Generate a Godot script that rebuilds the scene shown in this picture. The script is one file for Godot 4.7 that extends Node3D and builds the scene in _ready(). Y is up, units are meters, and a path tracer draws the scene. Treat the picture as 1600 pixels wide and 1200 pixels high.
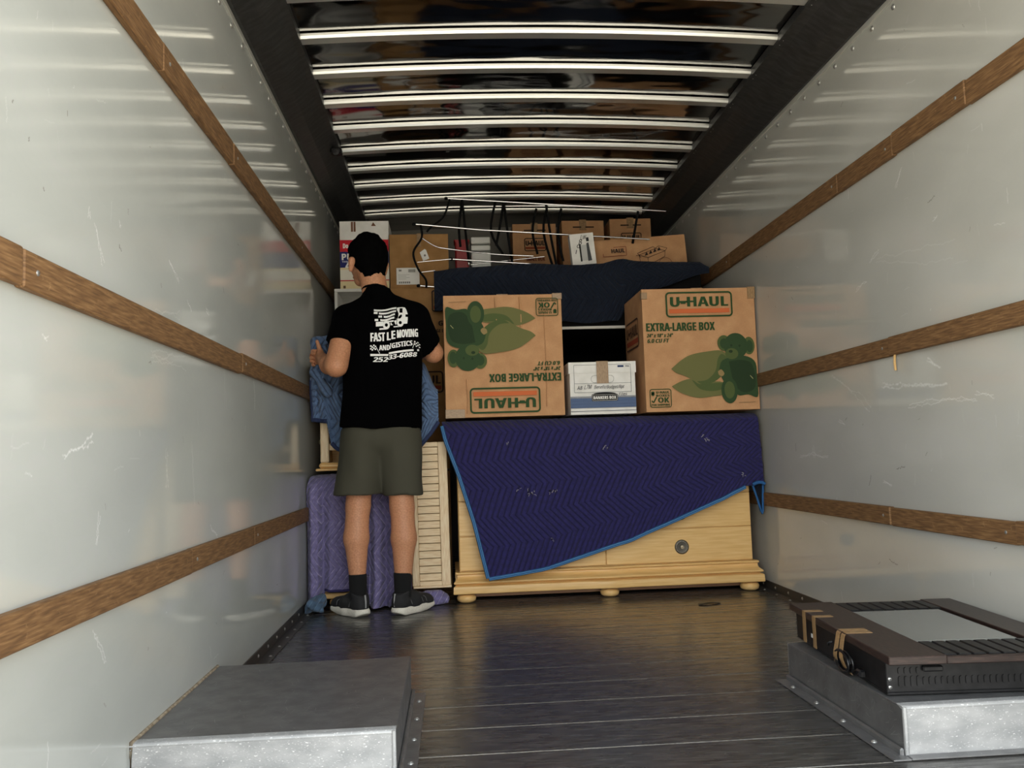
extends Node3D
# A loaded moving truck seen from its open rear end. Metres, y up, truck runs along -z.

const XL := -0.75      # inner face of the wall at camera left
const XR := 1.64       # inner face of the wall at camera right
const ZO := -1.1       # rear opening
const ZB := -6.62      # front bulkhead
var M := {}
var taken := {}
var rng := RandomNumberGenerator.new()

# ---------------------------------------------------------------- naming helpers
func numbered(called: String) -> String:
	var n: int = taken.get(called, 0)
	taken[called] = n + 1
	return called if n == 0 else "%s_%03d" % [called, n]

func thing(called: String, label: String, category: String, at := Vector3.ZERO, group := "") -> Node3D:
	var o := Node3D.new()
	o.name = numbered(called)
	add_child(o, true)
	o.position = at
	o.set_meta("label", label)
	o.set_meta("category", category)
	if group != "": o.set_meta("group", group)
	return o

# vertices are given in world metres unless local is true
func part(called: String, mesh: Mesh, m: Material, parent: Node3D, local := false) -> MeshInstance3D:
	var o := MeshInstance3D.new()
	o.name = called
	o.mesh = mesh
	if m: o.material_override = m
	o.cast_shadow = GeometryInstance3D.SHADOW_CASTING_SETTING_ON
	parent.add_child(o, true)
	if not local and parent != self and not (parent is MeshInstance3D):
		o.position = -parent.position
	return o

func structure(called: String, mesh: Mesh, m: Material) -> MeshInstance3D:
	var o := part(called, mesh, m, self)
	o.set_meta("kind", "structure")
	return o

func tag(o: Node3D, label: String, category: String, group := "") -> void:
	o.set_meta("label", label)
	o.set_meta("category", category)
	if group != "": o.set_meta("group", group)

# ---------------------------------------------------------------- geometry helpers
func mk() -> SurfaceTool:
	var st := SurfaceTool.new()
	st.begin(Mesh.PRIMITIVE_TRIANGLES)
	return st

func flat_tri(st: SurfaceTool, a: Vector3, b: Vector3, c: Vector3, out: Vector3, ua: Vector2, ub: Vector2, uc: Vector2) -> void:
	var n := (b - a).cross(c - a)
	if n.length_squared() < 1e-16: return
	n = n.normalized()
	var flip := n.dot(out) > 0.0
	if flip:
		var t := b; b = c; c = t
		var tu := ub; ub = uc; uc = tu
	else:
		n = -n
	st.set_normal(n); st.set_uv(ua); st.add_vertex(a)
	st.set_normal(n); st.set_uv(ub); st.add_vertex(b)
	st.set_normal(n); st.set_uv(uc); st.add_vertex(c)

func uv_of(p: Vector3, n: Vector3, long_axis: int) -> Vector2:
	var an := n.abs()
	var drop := 0
	if an.y >= an.x and an.y >= an.z: drop = 1
	elif an.z >= an.x: drop = 2
	var ax := []
	for i in 3:
		if i != drop: ax.append(i)
	if ax[1] == long_axis: ax.reverse()
	return Vector2(p[ax[0]], p[ax[1]])

func quad(st: SurfaceTool, a: Vector3, b: Vector3, c: Vector3, d: Vector3, out: Vector3, long_axis := 0, uvo := Vector2.ZERO) -> void:
	var n := (b - a).cross(c - a)
	if n.length_squared() < 1e-16: n = (c - a).cross(d - a)
	n = n.normalized()
	flat_tri(st, a, b, c, out, uv_of(a, n, long_axis) + uvo, uv_of(b, n, long_axis) + uvo, uv_of(c, n, long_axis) + uvo)
	flat_tri(st, a, c, d, out, uv_of(a, n, long_axis) + uvo, uv_of(c, n, long_axis) + uvo, uv_of(d, n, long_axis) + uvo)

# chamfered box
func bx(st: SurfaceTool, lo: Vector3, hi: Vector3, b := 0.0, uvo := Vector2.ZERO) -> void:
	var c := (lo + hi) / 2.0
	var h := (hi - lo) / 2.0
	b = minf(b, minf(h.x, minf(h.y, h.z)) * 0.95)
	var la := 0
	if h.y > h.x and h.y >= h.z: la = 1
	elif h.z > h.x and h.z > h.y: la = 2
	var p := {}
	for sx in [-1, 1]:
		for sy in [-1, 1]:
			for sz in [-1, 1]:
				var s := Vector3(sx, sy, sz)
				for ax in 3:
					var v := h - Vector3(b, b, b)
					v[ax] = h[ax]
					p[[sx, sy, sz, ax]] = c + s * v
	for ax in 3:
		var i := (ax + 1) % 3
		var j := (ax + 2) % 3
		for s in [-1, 1]:
			var q := []
			for t in [[-1, -1], [1, -1], [1, 1], [-1, 1]]:
				var k := [0, 0, 0]
				k[ax] = s; k[i] = t[0]; k[j] = t[1]
				q.append(p[[k[0], k[1], k[2], ax]])
			var out := Vector3.ZERO
			out[ax] = s
			quad(st, q[0], q[1], q[2], q[3], out, la, uvo)
	if b <= 0.0: return
	for ax in 3:                       # edges run along ax
		var i := (ax + 1) % 3
		var j := (ax + 2) % 3
		for si in [-1, 1]:
			for sj in [-1, 1]:
				var k0 := [0, 0, 0]
				k0[i] = si; k0[j] = sj; k0[ax] = -1
				var k1 := k0.duplicate()
				k1[ax] = 1
				var out := Vector3.ZERO
				out[i] = si; out[j] = sj
				quad(st, p[[k0[0], k0[1], k0[2], i]], p[[k1[0], k1[1], k1[2], i]], p[[k1[0], k1[1], k1[2], j]], p[[k0[0], k0[1], k0[2], j]], out, la, uvo)
	for sx in [-1, 1]:
		for sy in [-1, 1]:
			for sz in [-1, 1]:
				flat_tri(st, p[[sx, sy, sz, 0]], p[[sx, sy, sz, 1]], p[[sx, sy, sz, 2]], Vector3(sx, sy, sz), Vector2.ZERO, Vector2.ZERO, Vector2.ZERO)

func box_mesh(lo: Vector3, hi: Vector3, b := 0.0, uvo := Vector2.ZERO) -> ArrayMesh:
	var st := mk()
	bx(st, lo, hi, b, uvo)
	return st.commit()

# convex prism: a polygon in the (y, z) or (x, z) or (x, y) plane pushed along an axis
func prism(st: SurfaceTool, pts: Array, ax: int, a0: float, a1: float) -> void:
	var i := (ax + 1) % 3
	var j := (ax + 2) % 3
	if ax == 1:
		i = 0; j = 2
	if ax == 0:
		i = 2; j = 1        # points are (z, y)
	var cen := Vector2.ZERO
	for p in pts: cen += p
	cen /= pts.size()
	var at := func(p: Vector2, t: float) -> Vector3:
		var v := Vector3.ZERO
		v[i] = p.x; v[j] = p.y; v[ax] = t
		return v
	for k in pts.size():
		var p: Vector2 = pts[k]
		var r: Vector2 = pts[(k + 1) % pts.size()]
		var o2: Vector2 = (r - p).orthogonal()
		if o2.dot((p + r) / 2.0 - cen) < 0: o2 = -o2
		var o3: Vector3 = at.call(o2, 0.0)
		quad(st, at.call(p, a0), at.call(r, a0), at.call(r, a1), at.call(p, a1), o3, ax)
	var idx := Geometry2D.triangulate_polygon(PackedVector2Array(pts))
	for s in [0, 1]:
		var t: float = a0 if s == 0 else a1
		var out := Vector3.ZERO
		out[ax] = signf(t - (a0 + a1) / 2.0)
		for k in range(0, idx.size(), 3):
			var A: Vector2 = pts[idx[k]]
			var B: Vector2 = pts[idx[k + 1]]
			var C: Vector2 = pts[idx[k + 2]]
			flat_tri(st, at.call(A, t), at.call(B, t), at.call(C, t), out, A, B, C)

# smooth surface over a grid of points; p[i][j]; uv[i][j]
func grid(st: SurfaceTool, p: Array, uv: Array, flip := false, close_u := false) -> void:
	var nu := p.size()
	var nv: int = p[0].size()
	var nn := []
	for i in nu:
		var row := []
		for j in nv:
			var i0 := i - 1
			var i1 := i + 1
			if close_u:
				i0 = (i0 + nu - 1) % (nu - 1) if i0 < 0 else i0
				i1 = 1 if i1 >= nu else i1
				if i == 0: i0 = nu - 2
			i0 = clampi(i0, 0, nu - 1)
			i1 = clampi(i1, 0, nu - 1)
			var du: Vector3 = p[i1][j] - p[i0][j]
			var dv: Vector3 = p[i][mini(j + 1, nv - 1)] - p[i][maxi(j - 1, 0)]
			var n := du.cross(dv)
			n = n.normalized() if n.length_squared() > 1e-18 else Vector3.UP
			row.append(-n if flip else n)
		nn.append(row)
	for i in nu - 1:
		for j in nv - 1:
			var q := [[i, j], [i + 1, j], [i + 1, j + 1], [i, j + 1]]
			var order := [0, 1, 2, 0, 2, 3] if flip else [0, 2, 1, 0, 3, 2]
			for k in order:
				var a: int = q[k][0]
				var b: int = q[k][1]
				st.set_normal(nn[a][b]); st.set_uv(uv[a][b]); st.add_vertex(p[a][b])

# cloth with thickness: front sheet, back sheet, closed rim
func sheet(nu: int, nv: int, f: Callable, thick: float, uvs := Vector2.ONE) -> ArrayMesh:
	var p := []
	var uv := []
	for i in nu + 1:
		var r := []
		var ru := []
		for j in nv + 1:
			r.append(f.call(float(i) / nu, float(j) / nv))
			ru.append(Vector2(float(i) / nu, float(j) / nv) * uvs)
		p.append(r); uv.append(ru)
	var back := []
	for i in nu + 1:
		var r := []
		for j in nv + 1:
			var du: Vector3 = p[mini(i + 1, nu)][j] - p[maxi(i - 1, 0)][j]
			var dv: Vector3 = p[i][mini(j + 1, nv)] - p[i][maxi(j - 1, 0)]
			r.append(p[i][j] - du.cross(dv).normalized() * thick)
		back.append(r)
	var st := mk()
	grid(st, p, uv)
	grid(st, back, uv, true)
	for i in nu:
		for j in [0, nv]:
			var o: Vector3 = p[i][j] - p[i][1 if j == 0 else nv - 1]
			quad(st, p[i][j], p[i + 1][j], back[i + 1][j], back[i][j], o)
	for j in nv:
		for i in [0, nu]:
			var o: Vector3 = p[i][j] - p[1 if i == 0 else nu - 1][j]
			quad(st, p[i][j], p[i][j + 1], back[i][j + 1], back[i][j], o)
	return st.commit()

func tube(st: SurfaceTool, pts: Array, r: float, sides := 8, flat := 1.0, caps := true) -> void:
	var rings := []
	var uvs := []
	var up := Vector3.UP
	var len := 0.0
	for k in pts.size():
		var t: Vector3 = (pts[mini(k + 1, pts.size() - 1)] - pts[maxi(k - 1, 0)]).normalized()
		if k > 0: len += (pts[k] - pts[k - 1]).length()
		if absf(t.dot(up)) > 0.95: up = Vector3.FORWARD if absf(t.z) < 0.9 else Vector3.RIGHT
		var s := t.cross(up).normalized()
		up = s.cross(t).normalized()
		var ring := []
		var ru := []
		for q in sides + 1:
			var a := TAU * q / sides
			ring.append(pts[k] + s * cos(a) * r + up * sin(a) * r * flat)
			ru.append(Vector2(len, float(q) / sides * TAU * r))
		rings.append(ring); uvs.append(ru)
	# transpose so that u runs round
	var p := []
	var uv := []
	for q in sides + 1:
		var r2 := []
		var u2 := []
		for k in pts.size():
			r2.append(rings[k][q]); u2.append(uvs[k][q])
		p.append(r2); uv.append(u2)
	grid(st, p, uv, false, true)
	if caps:
		for e in [0, pts.size() - 1]:
			var out: Vector3 = (pts[e] - pts[1 if e == 0 else e - 1])
			for q in sides:
				flat_tri(st, pts[e], rings[e][q], rings[e][q + 1], out, Vector2.ZERO, Vector2.ZERO, Vector2.ZERO)

func tube_mesh(pts: Array, r: float, sides := 8, flat := 1.0) -> ArrayMesh:
	var st := mk()
	tube(st, pts, r, sides, flat)
	return st.commit()

# profile = [(radius, height)], turned about the axis through c
func lathe(st: SurfaceTool, prof: Array, c: Vector3, ax := Vector3.UP, segs := 24) -> void:
	var s := ax.cross(Vector3.RIGHT if absf(ax.x) < 0.9 else Vector3.UP).normalized()
	var t := ax.cross(s).normalized()
	var p := []
	var uv := []
	for q in segs + 1:
		var a := TAU * q / segs
		var r := []
		var ru := []
		for k in prof.size():
			r.append(c + ax * prof[k].y + (s * cos(a) + t * sin(a)) * prof[k].x)
			ru.append(Vector2(a * 0.05, prof[k].y))
		p.append(r); uv.append(ru)
	grid(st, p, uv, true, true)

func lathe_mesh(prof: Array, c: Vector3, ax := Vector3.UP, segs := 24) -> ArrayMesh:
	var st := mk()
	lathe(st, prof, c, ax, segs)
	return st.commit()

func smooth_path(pts: Array, n := 6) -> Array:
	var out := []
	for i in pts.size() - 1:
		var a = pts[maxi(i - 1, 0)]
		var b = pts[i]
		var c = pts[i + 1]
		var d = pts[mini(i + 2, pts.size() - 1)]
		for k in n:
			var t := float(k) / n
			out.append(0.5 * ((2.0 * b) + (c - a) * t + (2.0 * a - 5.0 * b + 4.0 * c - d) * t * t + (3.0 * b - a - 3.0 * c + d) * t * t * t))
	out.append(pts[-1])
	return out

# value of a piecewise curve
func curve(x: float, pts: Array) -> float:
	if x <= pts[0][0]: return pts[0][1]
	for k in pts.size() - 1:
		if x <= pts[k + 1][0]:
			var t: float = (x - pts[k][0]) / (pts[k + 1][0] - pts[k][0])
			return lerpf(pts[k][1], pts[k + 1][1], t * t * (3.0 - 2.0 * t))
	return pts[-1][1]

func lin(x: float, pts: Array) -> float:
	if x <= pts[0][0]: return pts[0][1]
	for k in pts.size() - 1:
		if x <= pts[k + 1][0]:
			return lerpf(pts[k][1], pts[k + 1][1], (x - pts[k][0]) / (pts[k + 1][0] - pts[k][0]))
	return pts[-1][1]

# ---------------------------------------------------------------- textures and materials
func srgb(r: float, g: float, b: float) -> Color:
	return Color(r / 255.0, g / 255.0, b / 255.0)

func noise_img(size: int, freq: float, oct: int, seed_: int) -> Image:
	var n := FastNoiseLite.new()
	n.noise_type = FastNoiseLite.TYPE_SIMPLEX_SMOOTH
	n.seed = seed_
	n.frequency = freq
	n.fractal_octaves = oct
	return n.get_seamless_image(size, size)

func ramp(img: Image, stops: Array) -> Image:
	var lut := []
	for i in 256:
		var x := i / 255.0
		var c: Color = stops[-1][1]
		if x <= stops[0][0]: c = stops[0][1]
		else:
			for k in stops.size() - 1:
				if x <= stops[k + 1][0]:
					c = stops[k][1].lerp(stops[k + 1][1], (x - stops[k][0]) / (stops[k + 1][0] - stops[k][0]))
					break
		lut.append([int(c.r * 255.0), int(c.g * 255.0), int(c.b * 255.0)])
	var src := img.get_data()
	var step := src.size() / (img.get_width() * img.get_height())
	var dst := PackedByteArray()
	dst.resize(img.get_width() * img.get_height() * 3)
	var k := 0
	for i in range(0, src.size(), step):
		var l: Array = lut[src[i]]
		dst[k] = l[0]; dst[k + 1] = l[1]; dst[k + 2] = l[2]
		k += 3
	return Image.create_from_data(img.get_width(), img.get_height(), false, Image.FORMAT_RGB8, dst)

func tex(img: Image) -> ImageTexture:
	return ImageTexture.create_from_image(img)

func stroke(img: Image, a: Vector2, b: Vector2, w: float, c: Color, wob := 0.0) -> void:
	var n := int((b - a).length()) + 1
	var off := 0.0
	for i in n + 1:
		off += rng.randf_range(-wob, wob)
		var p := a.lerp(b, float(i) / n) + (b - a).orthogonal().normalized() * off
		var ww := w * rng.randf_range(0.6, 1.1)
		for dx in range(-int(ww), int(ww) + 1):
			for dy in range(-int(ww), int(ww) + 1):
				var x := int(p.x) + dx
				var y := int(p.y) + dy
				if x >= 0 and y >= 0 and x < img.get_width() and y < img.get_height() and dx * dx + dy * dy <= ww * ww + 0.3:
					var o := img.get_pixel(x, y)
					img.set_pixel(x, y, o.lerp(c, c.a))

func blob(img: Image, c: Vector2, r: Vector2, col: Color, seed_: int) -> void:
	var n := FastNoiseLite.new()
	n.seed = seed_
	n.frequency = 0.05
	for x in range(maxi(0, int(c.x - r.x)), mini(img.get_width(), int(c.x + r.x))):
		for y in range(maxi(0, int(c.y - r.y)), mini(img.get_height(), int(c.y + r.y))):
			var d := ((Vector2(x, y) - c) / r).length()
			if d + n.get_noise_2d(x, y) * 0.8 < 0.75:
				img.set_pixel(x, y, img.get_pixel(x, y).lerp(col, col.a))

func mat(c: Color, rough := 0.6, metal := 0.0) -> StandardMaterial3D:
	var m := StandardMaterial3D.new()
	m.albedo_color = c
	m.roughness = rough
	m.metallic = metal
	return m

func tmat(img: Image, rough := 0.6, metal := 0.0, scale := Vector3.ONE, tri := false) -> StandardMaterial3D:
	var m := mat(Color.WHITE, rough, metal)
	m.albedo_texture = tex(img)
	m.uv1_scale = scale
	m.uv1_triplanar = tri
	return m

func bump(m: StandardMaterial3D, img: Image, depth: float) -> void:
	m.normal_enabled = true
	var i: Image = img.duplicate()
	if i.get_format() != Image.FORMAT_L8: i.convert(Image.FORMAT_L8)
	i.convert(Image.FORMAT_RGBA8)
	i.bump_map_to_normal_map(depth)
	m.normal_texture = tex(i)
	m.normal_scale = 1.0

# stitched zigzag of a moving blanket; 1 tile = 0.25 m
func quilt_height(n: int) -> Image:
	var d := PackedByteArray()
	d.resize(n * n)
	for y in n:
		var v := float(y) / n
		var z := absf(v * 2.0 - 1.0)          # triangle wave, one zigzag a tile
		for x in n:
			var ph := fposmod(float(x) / n * 9.0 + z * 3.0, 1.0)
			var s := absf(ph * 2.0 - 1.0)
			d[y * n + x] = int(255.0 * (1.0 - pow(s, 2.5)))
	return Image.create_from_data(n, n, false, Image.FORMAT_L8, d)

func quilt_mat(base: Color, stitch: Color, lint: Color, seed_: int, relief := 6.0, lint_n := 160) -> StandardMaterial3D:
	var n := 512
	var h := quilt_height(n)
	var nz := noise_img(n, 0.02, 3, seed_)
	var hd := h.get_data()
	var nd := nz.get_data()
	var dst := PackedByteArray()
	dst.resize(n * n * 3)
	for i in n * n:
		var t := 1.0 - hd[i] / 255.0
		t = clampf((t - 0.62) * 3.0, 0.0, 1.0) * (0.3 + nd[i] / 255.0 * 0.9)
		var k := 0.86 + nd[i] / 255.0 * 0.28
		var c := base.lerp(stitch, clampf(t, 0.0, 1.0))
		dst[i * 3] = int(clampf(c.r * k, 0, 1) * 255.0)
		dst[i * 3 + 1] = int(clampf(c.g * k, 0, 1) * 255.0)
		dst[i * 3 + 2] = int(clampf(c.b * k, 0, 1) * 255.0)
	var img := Image.create_from_data(n, n, false, Image.FORMAT_RGB8, dst)
	rng.seed = seed_
	for i in lint_n:
		var a := Vector2(rng.randf() * n, rng.randf() * n)
		var l := lint
		l.a = rng.randf_range(0.1, 0.6)
		stroke(img, a, a + Vector2(rng.randf_range(-7, 7), rng.randf_range(-7, 7)), 0.4, l, 0.4)
	var m := tmat(img, 0.95)
	bump(m, h, relief)
	m.rim_enabled = true
	m.rim = 0.25
	m.rim_tint = 0.7
	return m

# ---------------------------------------------------------------- flat print
func P() -> Dictionary:
	return {"v": PackedVector3Array(), "c": PackedColorArray()}

func pr_poly(p: Dictionary, pts: PackedVector2Array, col: Color, layer := 0) -> void:
	var idx := Geometry2D.triangulate_polygon(pts)
	var c := col.srgb_to_linear()
	for i in idx:
		p.v.append(Vector3(pts[i].x, pts[i].y, 0.0005 + layer * 0.0004))
		p.c.append(c)

func pr_rect(p: Dictionary, x0: float, y0: float, x1: float, y1: float, col: Color, layer := 0) -> void:
	pr_poly(p, PackedVector2Array([Vector2(x0, y0), Vector2(x1, y0), Vector2(x1, y1), Vector2(x0, y1)]), col, layer)

func pr_oval(p: Dictionary, c: Vector2, r: Vector2, col: Color, layer := 0, turn := 0.0) -> void:
	var pts := PackedVector2Array()
	for k in 28:
		pts.append(c + (Vector2(cos(TAU * k / 28), sin(TAU * k / 28)) * r).rotated(turn))
	pr_poly(p, pts, col, layer)

func pr_line(p: Dictionary, pts: Array, w: float, col: Color, layer := 0) -> void:
	for k in pts.size() - 1:
		var a: Vector2 = pts[k]
		var b: Vector2 = pts[k + 1]
		var n := (b - a).orthogonal().normalized() * w / 2.0
		pr_poly(p, PackedVector2Array([a - n, b - n, b + n, a + n]), col, layer)

func round_rect(x0: float, y0: float, x1: float, y1: float, r: float) -> PackedVector2Array:
	var pts := PackedVector2Array()
	for c in [[x1 - r, y1 - r, 0.0], [x0 + r, y1 - r, PI / 2], [x0 + r, y0 + r, PI], [x1 - r, y0 + r, PI * 1.5]]:
		for k in 6:
			var a: float = c[2] + PI / 2 * k / 5.0
			pts.append(Vector2(c[0] + cos(a) * r, c[1] + sin(a) * r))
	return pts

func pr_ring(p: Dictionary, x0: float, y0: float, x1: float, y1: float, r: float, w: float, col: Color, layer := 0) -> void:
	var o := round_rect(x0, y0, x1, y1, r)
	var i := round_rect(x0 + w, y0 + w, x1 - w, y1 - w, maxf(r - w, 0.0005))
	for k in o.size():
		var q := (k + 1) % o.size()
		pr_poly(p, PackedVector2Array([o[k], o[q], i[q], i[k]]), col, layer)

func pr_text(p: Dictionary, txt: String, x: float, y: float, w: float, h: float, col: Color, layer := 0, slant := 0.0, climb := 0.0, weight := 700) -> void:
	var f := SystemFont.new()
	f.font_names = PackedStringArray(["Droid Sans"])
	f.font_weight = weight
	var t := TextMesh.new()
	t.text = txt
	t.font = f
	t.font_size = 48
	t.pixel_size = 0.01
	t.depth = 0.0
	t.curve_step = 2.0
	var arr := t.get_mesh_arrays()
	var vs: PackedVector3Array = arr[Mesh.ARRAY_VERTEX]
	if vs.is_empty(): return
	var ix = arr[Mesh.ARRAY_INDEX]
	var lo := Vector2(INF, INF)
	var hi := -lo
	for v in vs:
		lo = lo.min(Vector2(v.x, v.y)); hi = hi.max(Vector2(v.x, v.y))
	var c := col.srgb_to_linear()
	var seq = ix if ix != null and ix.size() > 0 else range(vs.size())
	var bold := h * 0.035 if weight >= 700 else 0.0
	for rep in (3 if bold > 0.0 else 1):
		for i in seq:
			var u := (vs[i].x - lo.x) / (hi.x - lo.x)
			var v := (vs[i].y - lo.y) / (hi.y - lo.y)
			p.v.append(Vector3(x + u * w + v * h * slant + bold * (rep - 1), y + v * h + u * w * climb, 0.0005 + layer * 0.0004 + rep * 0.00005))
			p.c.append(c)

func pr_mesh(p: Dictionary, fit = null) -> ArrayMesh:
	var a := []
	a.resize(Mesh.ARRAY_MAX)
	var v: PackedVector3Array = p.v
	var n := PackedVector3Array()
	n.resize(v.size())
	n.fill(Vector3.BACK)
	if fit != null:
		for i in v.size(): v[i] = fit.call(v[i])
		for i in range(0, v.size(), 3):
			var nn := (v[i + 1] - v[i]).cross(v[i + 2] - v[i]).normalized()
			if nn.z < 0: nn = -nn
			for k in 3: n[i + k] = nn
	var c: PackedColorArray = p.c
	for i in range(0, v.size(), 3):    # clockwise seen from the front
		if (v[i + 1] - v[i]).cross(v[i + 2] - v[i]).z > 0:
			var t := v[i + 1]
			v[i + 1] = v[i + 2]; v[i + 2] = t
	a[Mesh.ARRAY_VERTEX] = v
	a[Mesh.ARRAY_NORMAL] = n
	a[Mesh.ARRAY_COLOR] = c
	var m := ArrayMesh.new()
	m.add_surface_from_arrays(Mesh.PRIMITIVE_TRIANGLES, a)
	return m

# ---------------------------------------------------------------- blended bodies
func field(lo: Vector3, hi: Vector3, cell: float) -> Dictionary:
	var n := Vector3i(((hi - lo) / cell).ceil()) + Vector3i.ONE
	var d := PackedFloat32Array()
	d.resize(n.x * n.y * n.z)
	d.fill(0.2)
	return {"o": lo, "n": n, "c": cell, "d": d}

# tapered capsule; sc squeezes space (z 1.5 = flatter body), cut = [[point, normal], ...] keeps what lies behind each plane
func bone(S: Dictionary, a: Vector3, b: Vector3, ra: float, rb: float, k := 0.02, sc := Vector3.ONE, cut := []) -> void:
	var o: Vector3 = S.o
	var cell: float = S.c
	var n: Vector3i = S.n
	var d: PackedFloat32Array = S.d
	var pad := k + cell * 2.0
	var ea := Vector3(ra, ra, ra) / sc + Vector3(pad, pad, pad)
	var eb := Vector3(rb, rb, rb) / sc + Vector3(pad, pad, pad)
	var lo := ((a - ea).min(b - eb) - o) / cell
	var hi := ((a + ea).max(b + eb) - o) / cell
	var i0 := clampi(int(lo.x), 0, n.x - 1)
	var i1 := clampi(int(hi.x) + 1, 0, n.x - 1)
	var j0 := clampi(int(lo.y), 0, n.y - 1)
	var j1 := clampi(int(hi.y) + 1, 0, n.y - 1)
	var k0 := clampi(int(lo.z), 0, n.z - 1)
	var k1 := clampi(int(hi.z) + 1, 0, n.z - 1)
	var A := a * sc
	var ab := b * sc - A
	var l2 := maxf(ab.length_squared(), 1e-9)
	for kz in range(k0, k1 + 1):
		for jy in range(j0, j1 + 1):
			var at := (kz * n.y + jy) * n.x
			for ix in range(i0, i1 + 1):
				var p := o + Vector3(ix, jy, kz) * cell
				var q := p * sc - A
				var t := clampf(q.dot(ab) / l2, 0.0, 1.0)
				var e := (q - ab * t).length() - lerpf(ra, rb, t)
				for c in cut: e = maxf(e, (p - c[0]).dot(c[1]))
				var old := d[at + ix]
				var h := clampf(0.5 + 0.5 * (old - e) / k, 0.0, 1.0)
				d[at + ix] = lerpf(old, e, h) - k * h * (1.0 - h)
	S.d = d

func carve(S: Dictionary, point: Vector3, normal: Vector3) -> void:
	var d: PackedFloat32Array = S.d
	var n: Vector3i = S.n
	for kz in n.z:
		for jy in n.y:
			for ix in n.x:
				var at := (kz * n.y + jy) * n.x + ix
				d[at] = maxf(d[at], (S.o + Vector3(ix, jy, kz) * S.c - point).dot(normal))
	S.d = d

func ruffle(S: Dictionary, amp: float, freq: float, seed_: int, stretch := Vector3.ONE) -> void:
	var z := FastNoiseLite.new()
	z.seed = seed_
	z.frequency = freq
	z.fractal_octaves = 2
	var d: PackedFloat32Array = S.d
	var n: Vector3i = S.n
	for kz in n.z:
		for jy in n.y:
			for ix in n.x:
				var at := (kz * n.y + jy) * n.x + ix
				if absf(d[at]) < 0.05:
					var p: Vector3 = (S.o + Vector3(ix, jy, kz) * S.c) * stretch
					d[at] += z.get_noise_3d(p.x, p.y, p.z) * amp
	S.d = d

func sample(S: Dictionary, p: Vector3) -> float:
	var n: Vector3i = S.n
	var q: Vector3 = (p - S.o) / S.c
	var i := clampi(int(floor(q.x)), 0, n.x - 2)
	var j := clampi(int(floor(q.y)), 0, n.y - 2)
	var k := clampi(int(floor(q.z)), 0, n.z - 2)
	var fx := q.x - i
	var fy := q.y - j
	var fz := q.z - k
	var d: PackedFloat32Array = S.d
	var a := (k * n.y + j) * n.x + i
	var b := a + n.x * n.y
	return lerpf(lerpf(lerpf(d[a], d[a + 1], fx), lerpf(d[a + n.x], d[a + n.x + 1], fx), fy),
		lerpf(lerpf(d[b], d[b + 1], fx), lerpf(d[b + n.x], d[b + n.x + 1], fx), fy), fz)

# surface nets
func skin(S: Dictionary, st: SurfaceTool) -> void:
	var n: Vector3i = S.n
	var d: PackedFloat32Array = S.d
	var idx := {}
	var verts := PackedVector3Array()
	var nx := n.x
	var nxy := n.x * n.y
	var off := [0, 1, nx, nx + 1, nxy, nxy + 1, nxy + nx, nxy + nx + 1]
	for kz in n.z - 1:
		for jy in n.y - 1:
			var row := (kz * n.y + jy) * nx
			for ix in nx - 1:
				var at := row + ix
				var s0 := d[at] < 0.0
				if s0 == (d[at + 1] < 0.0) and s0 == (d[at + nx] < 0.0) and s0 == (d[at + nx + 1] < 0.0) and s0 == (d[at + nxy] < 0.0) and s0 == (d[at + nxy + 1] < 0.0) and s0 == (d[at + nxy + nx] < 0.0) and s0 == (d[at + nxy + nx + 1] < 0.0):
					continue
				var sum := Vector3.ZERO
				var cnt := 0
				for e in 12:
					var a: int = [0, 2, 4, 6, 0, 1, 4, 5, 0, 1, 2, 3][e]
					var b: int = [1, 3, 5, 7, 2, 3, 6, 7, 4, 5, 6, 7][e]
					var da := d[at + off[a]]
					var db := d[at + off[b]]
					if (da < 0.0) != (db < 0.0):
						var t := da / (da - db)
						var pa := Vector3(a & 1, (a >> 1) & 1, a >> 2)
						var pb := Vector3(b & 1, (b >> 1) & 1, b >> 2)
						sum += pa.lerp(pb, t)
						cnt += 1
				idx[at] = verts.size()
				verts.append(S.o + (Vector3(ix, jy, kz) + sum / cnt) * S.c)
	var nor := PackedVector3Array()
	nor.resize(verts.size())
	var e2: float = S.c * 0.8
	for i in verts.size():
		var p := verts[i]
		nor[i] = Vector3(sample(S, p + Vector3(e2, 0, 0)) - sample(S, p - Vector3(e2, 0, 0)), sample(S, p + Vector3(0, e2, 0)) - sample(S, p - Vector3(0, e2, 0)), sample(S, p + Vector3(0, 0, e2)) - sample(S, p - Vector3(0, 0, e2))).normalized()
	var steps := [[1, nx, nxy], [nx, nxy, 1], [nxy, 1, nx]]
	for at in idx:
		for s in steps:
			var a: int = at
			var da := d[a]
			var db := d[a + s[0]]
			if (da < 0.0) == (db < 0.0): continue
			var q := [a, a - s[1], a - s[1] - s[2], a - s[2]]
			if not (idx.has(q[1]) and idx.has(q[2]) and idx.has(q[3])): continue
			var order := [0, 1, 2, 0, 2, 3] if db < da else [0, 2, 1, 0, 3, 2]
			for k in order:
				var v: int = idx[q[k]]
				st.set_normal(nor[v]); st.set_uv(Vector2(verts[v].x, verts[v].y)); st.add_vertex(verts[v])

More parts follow.
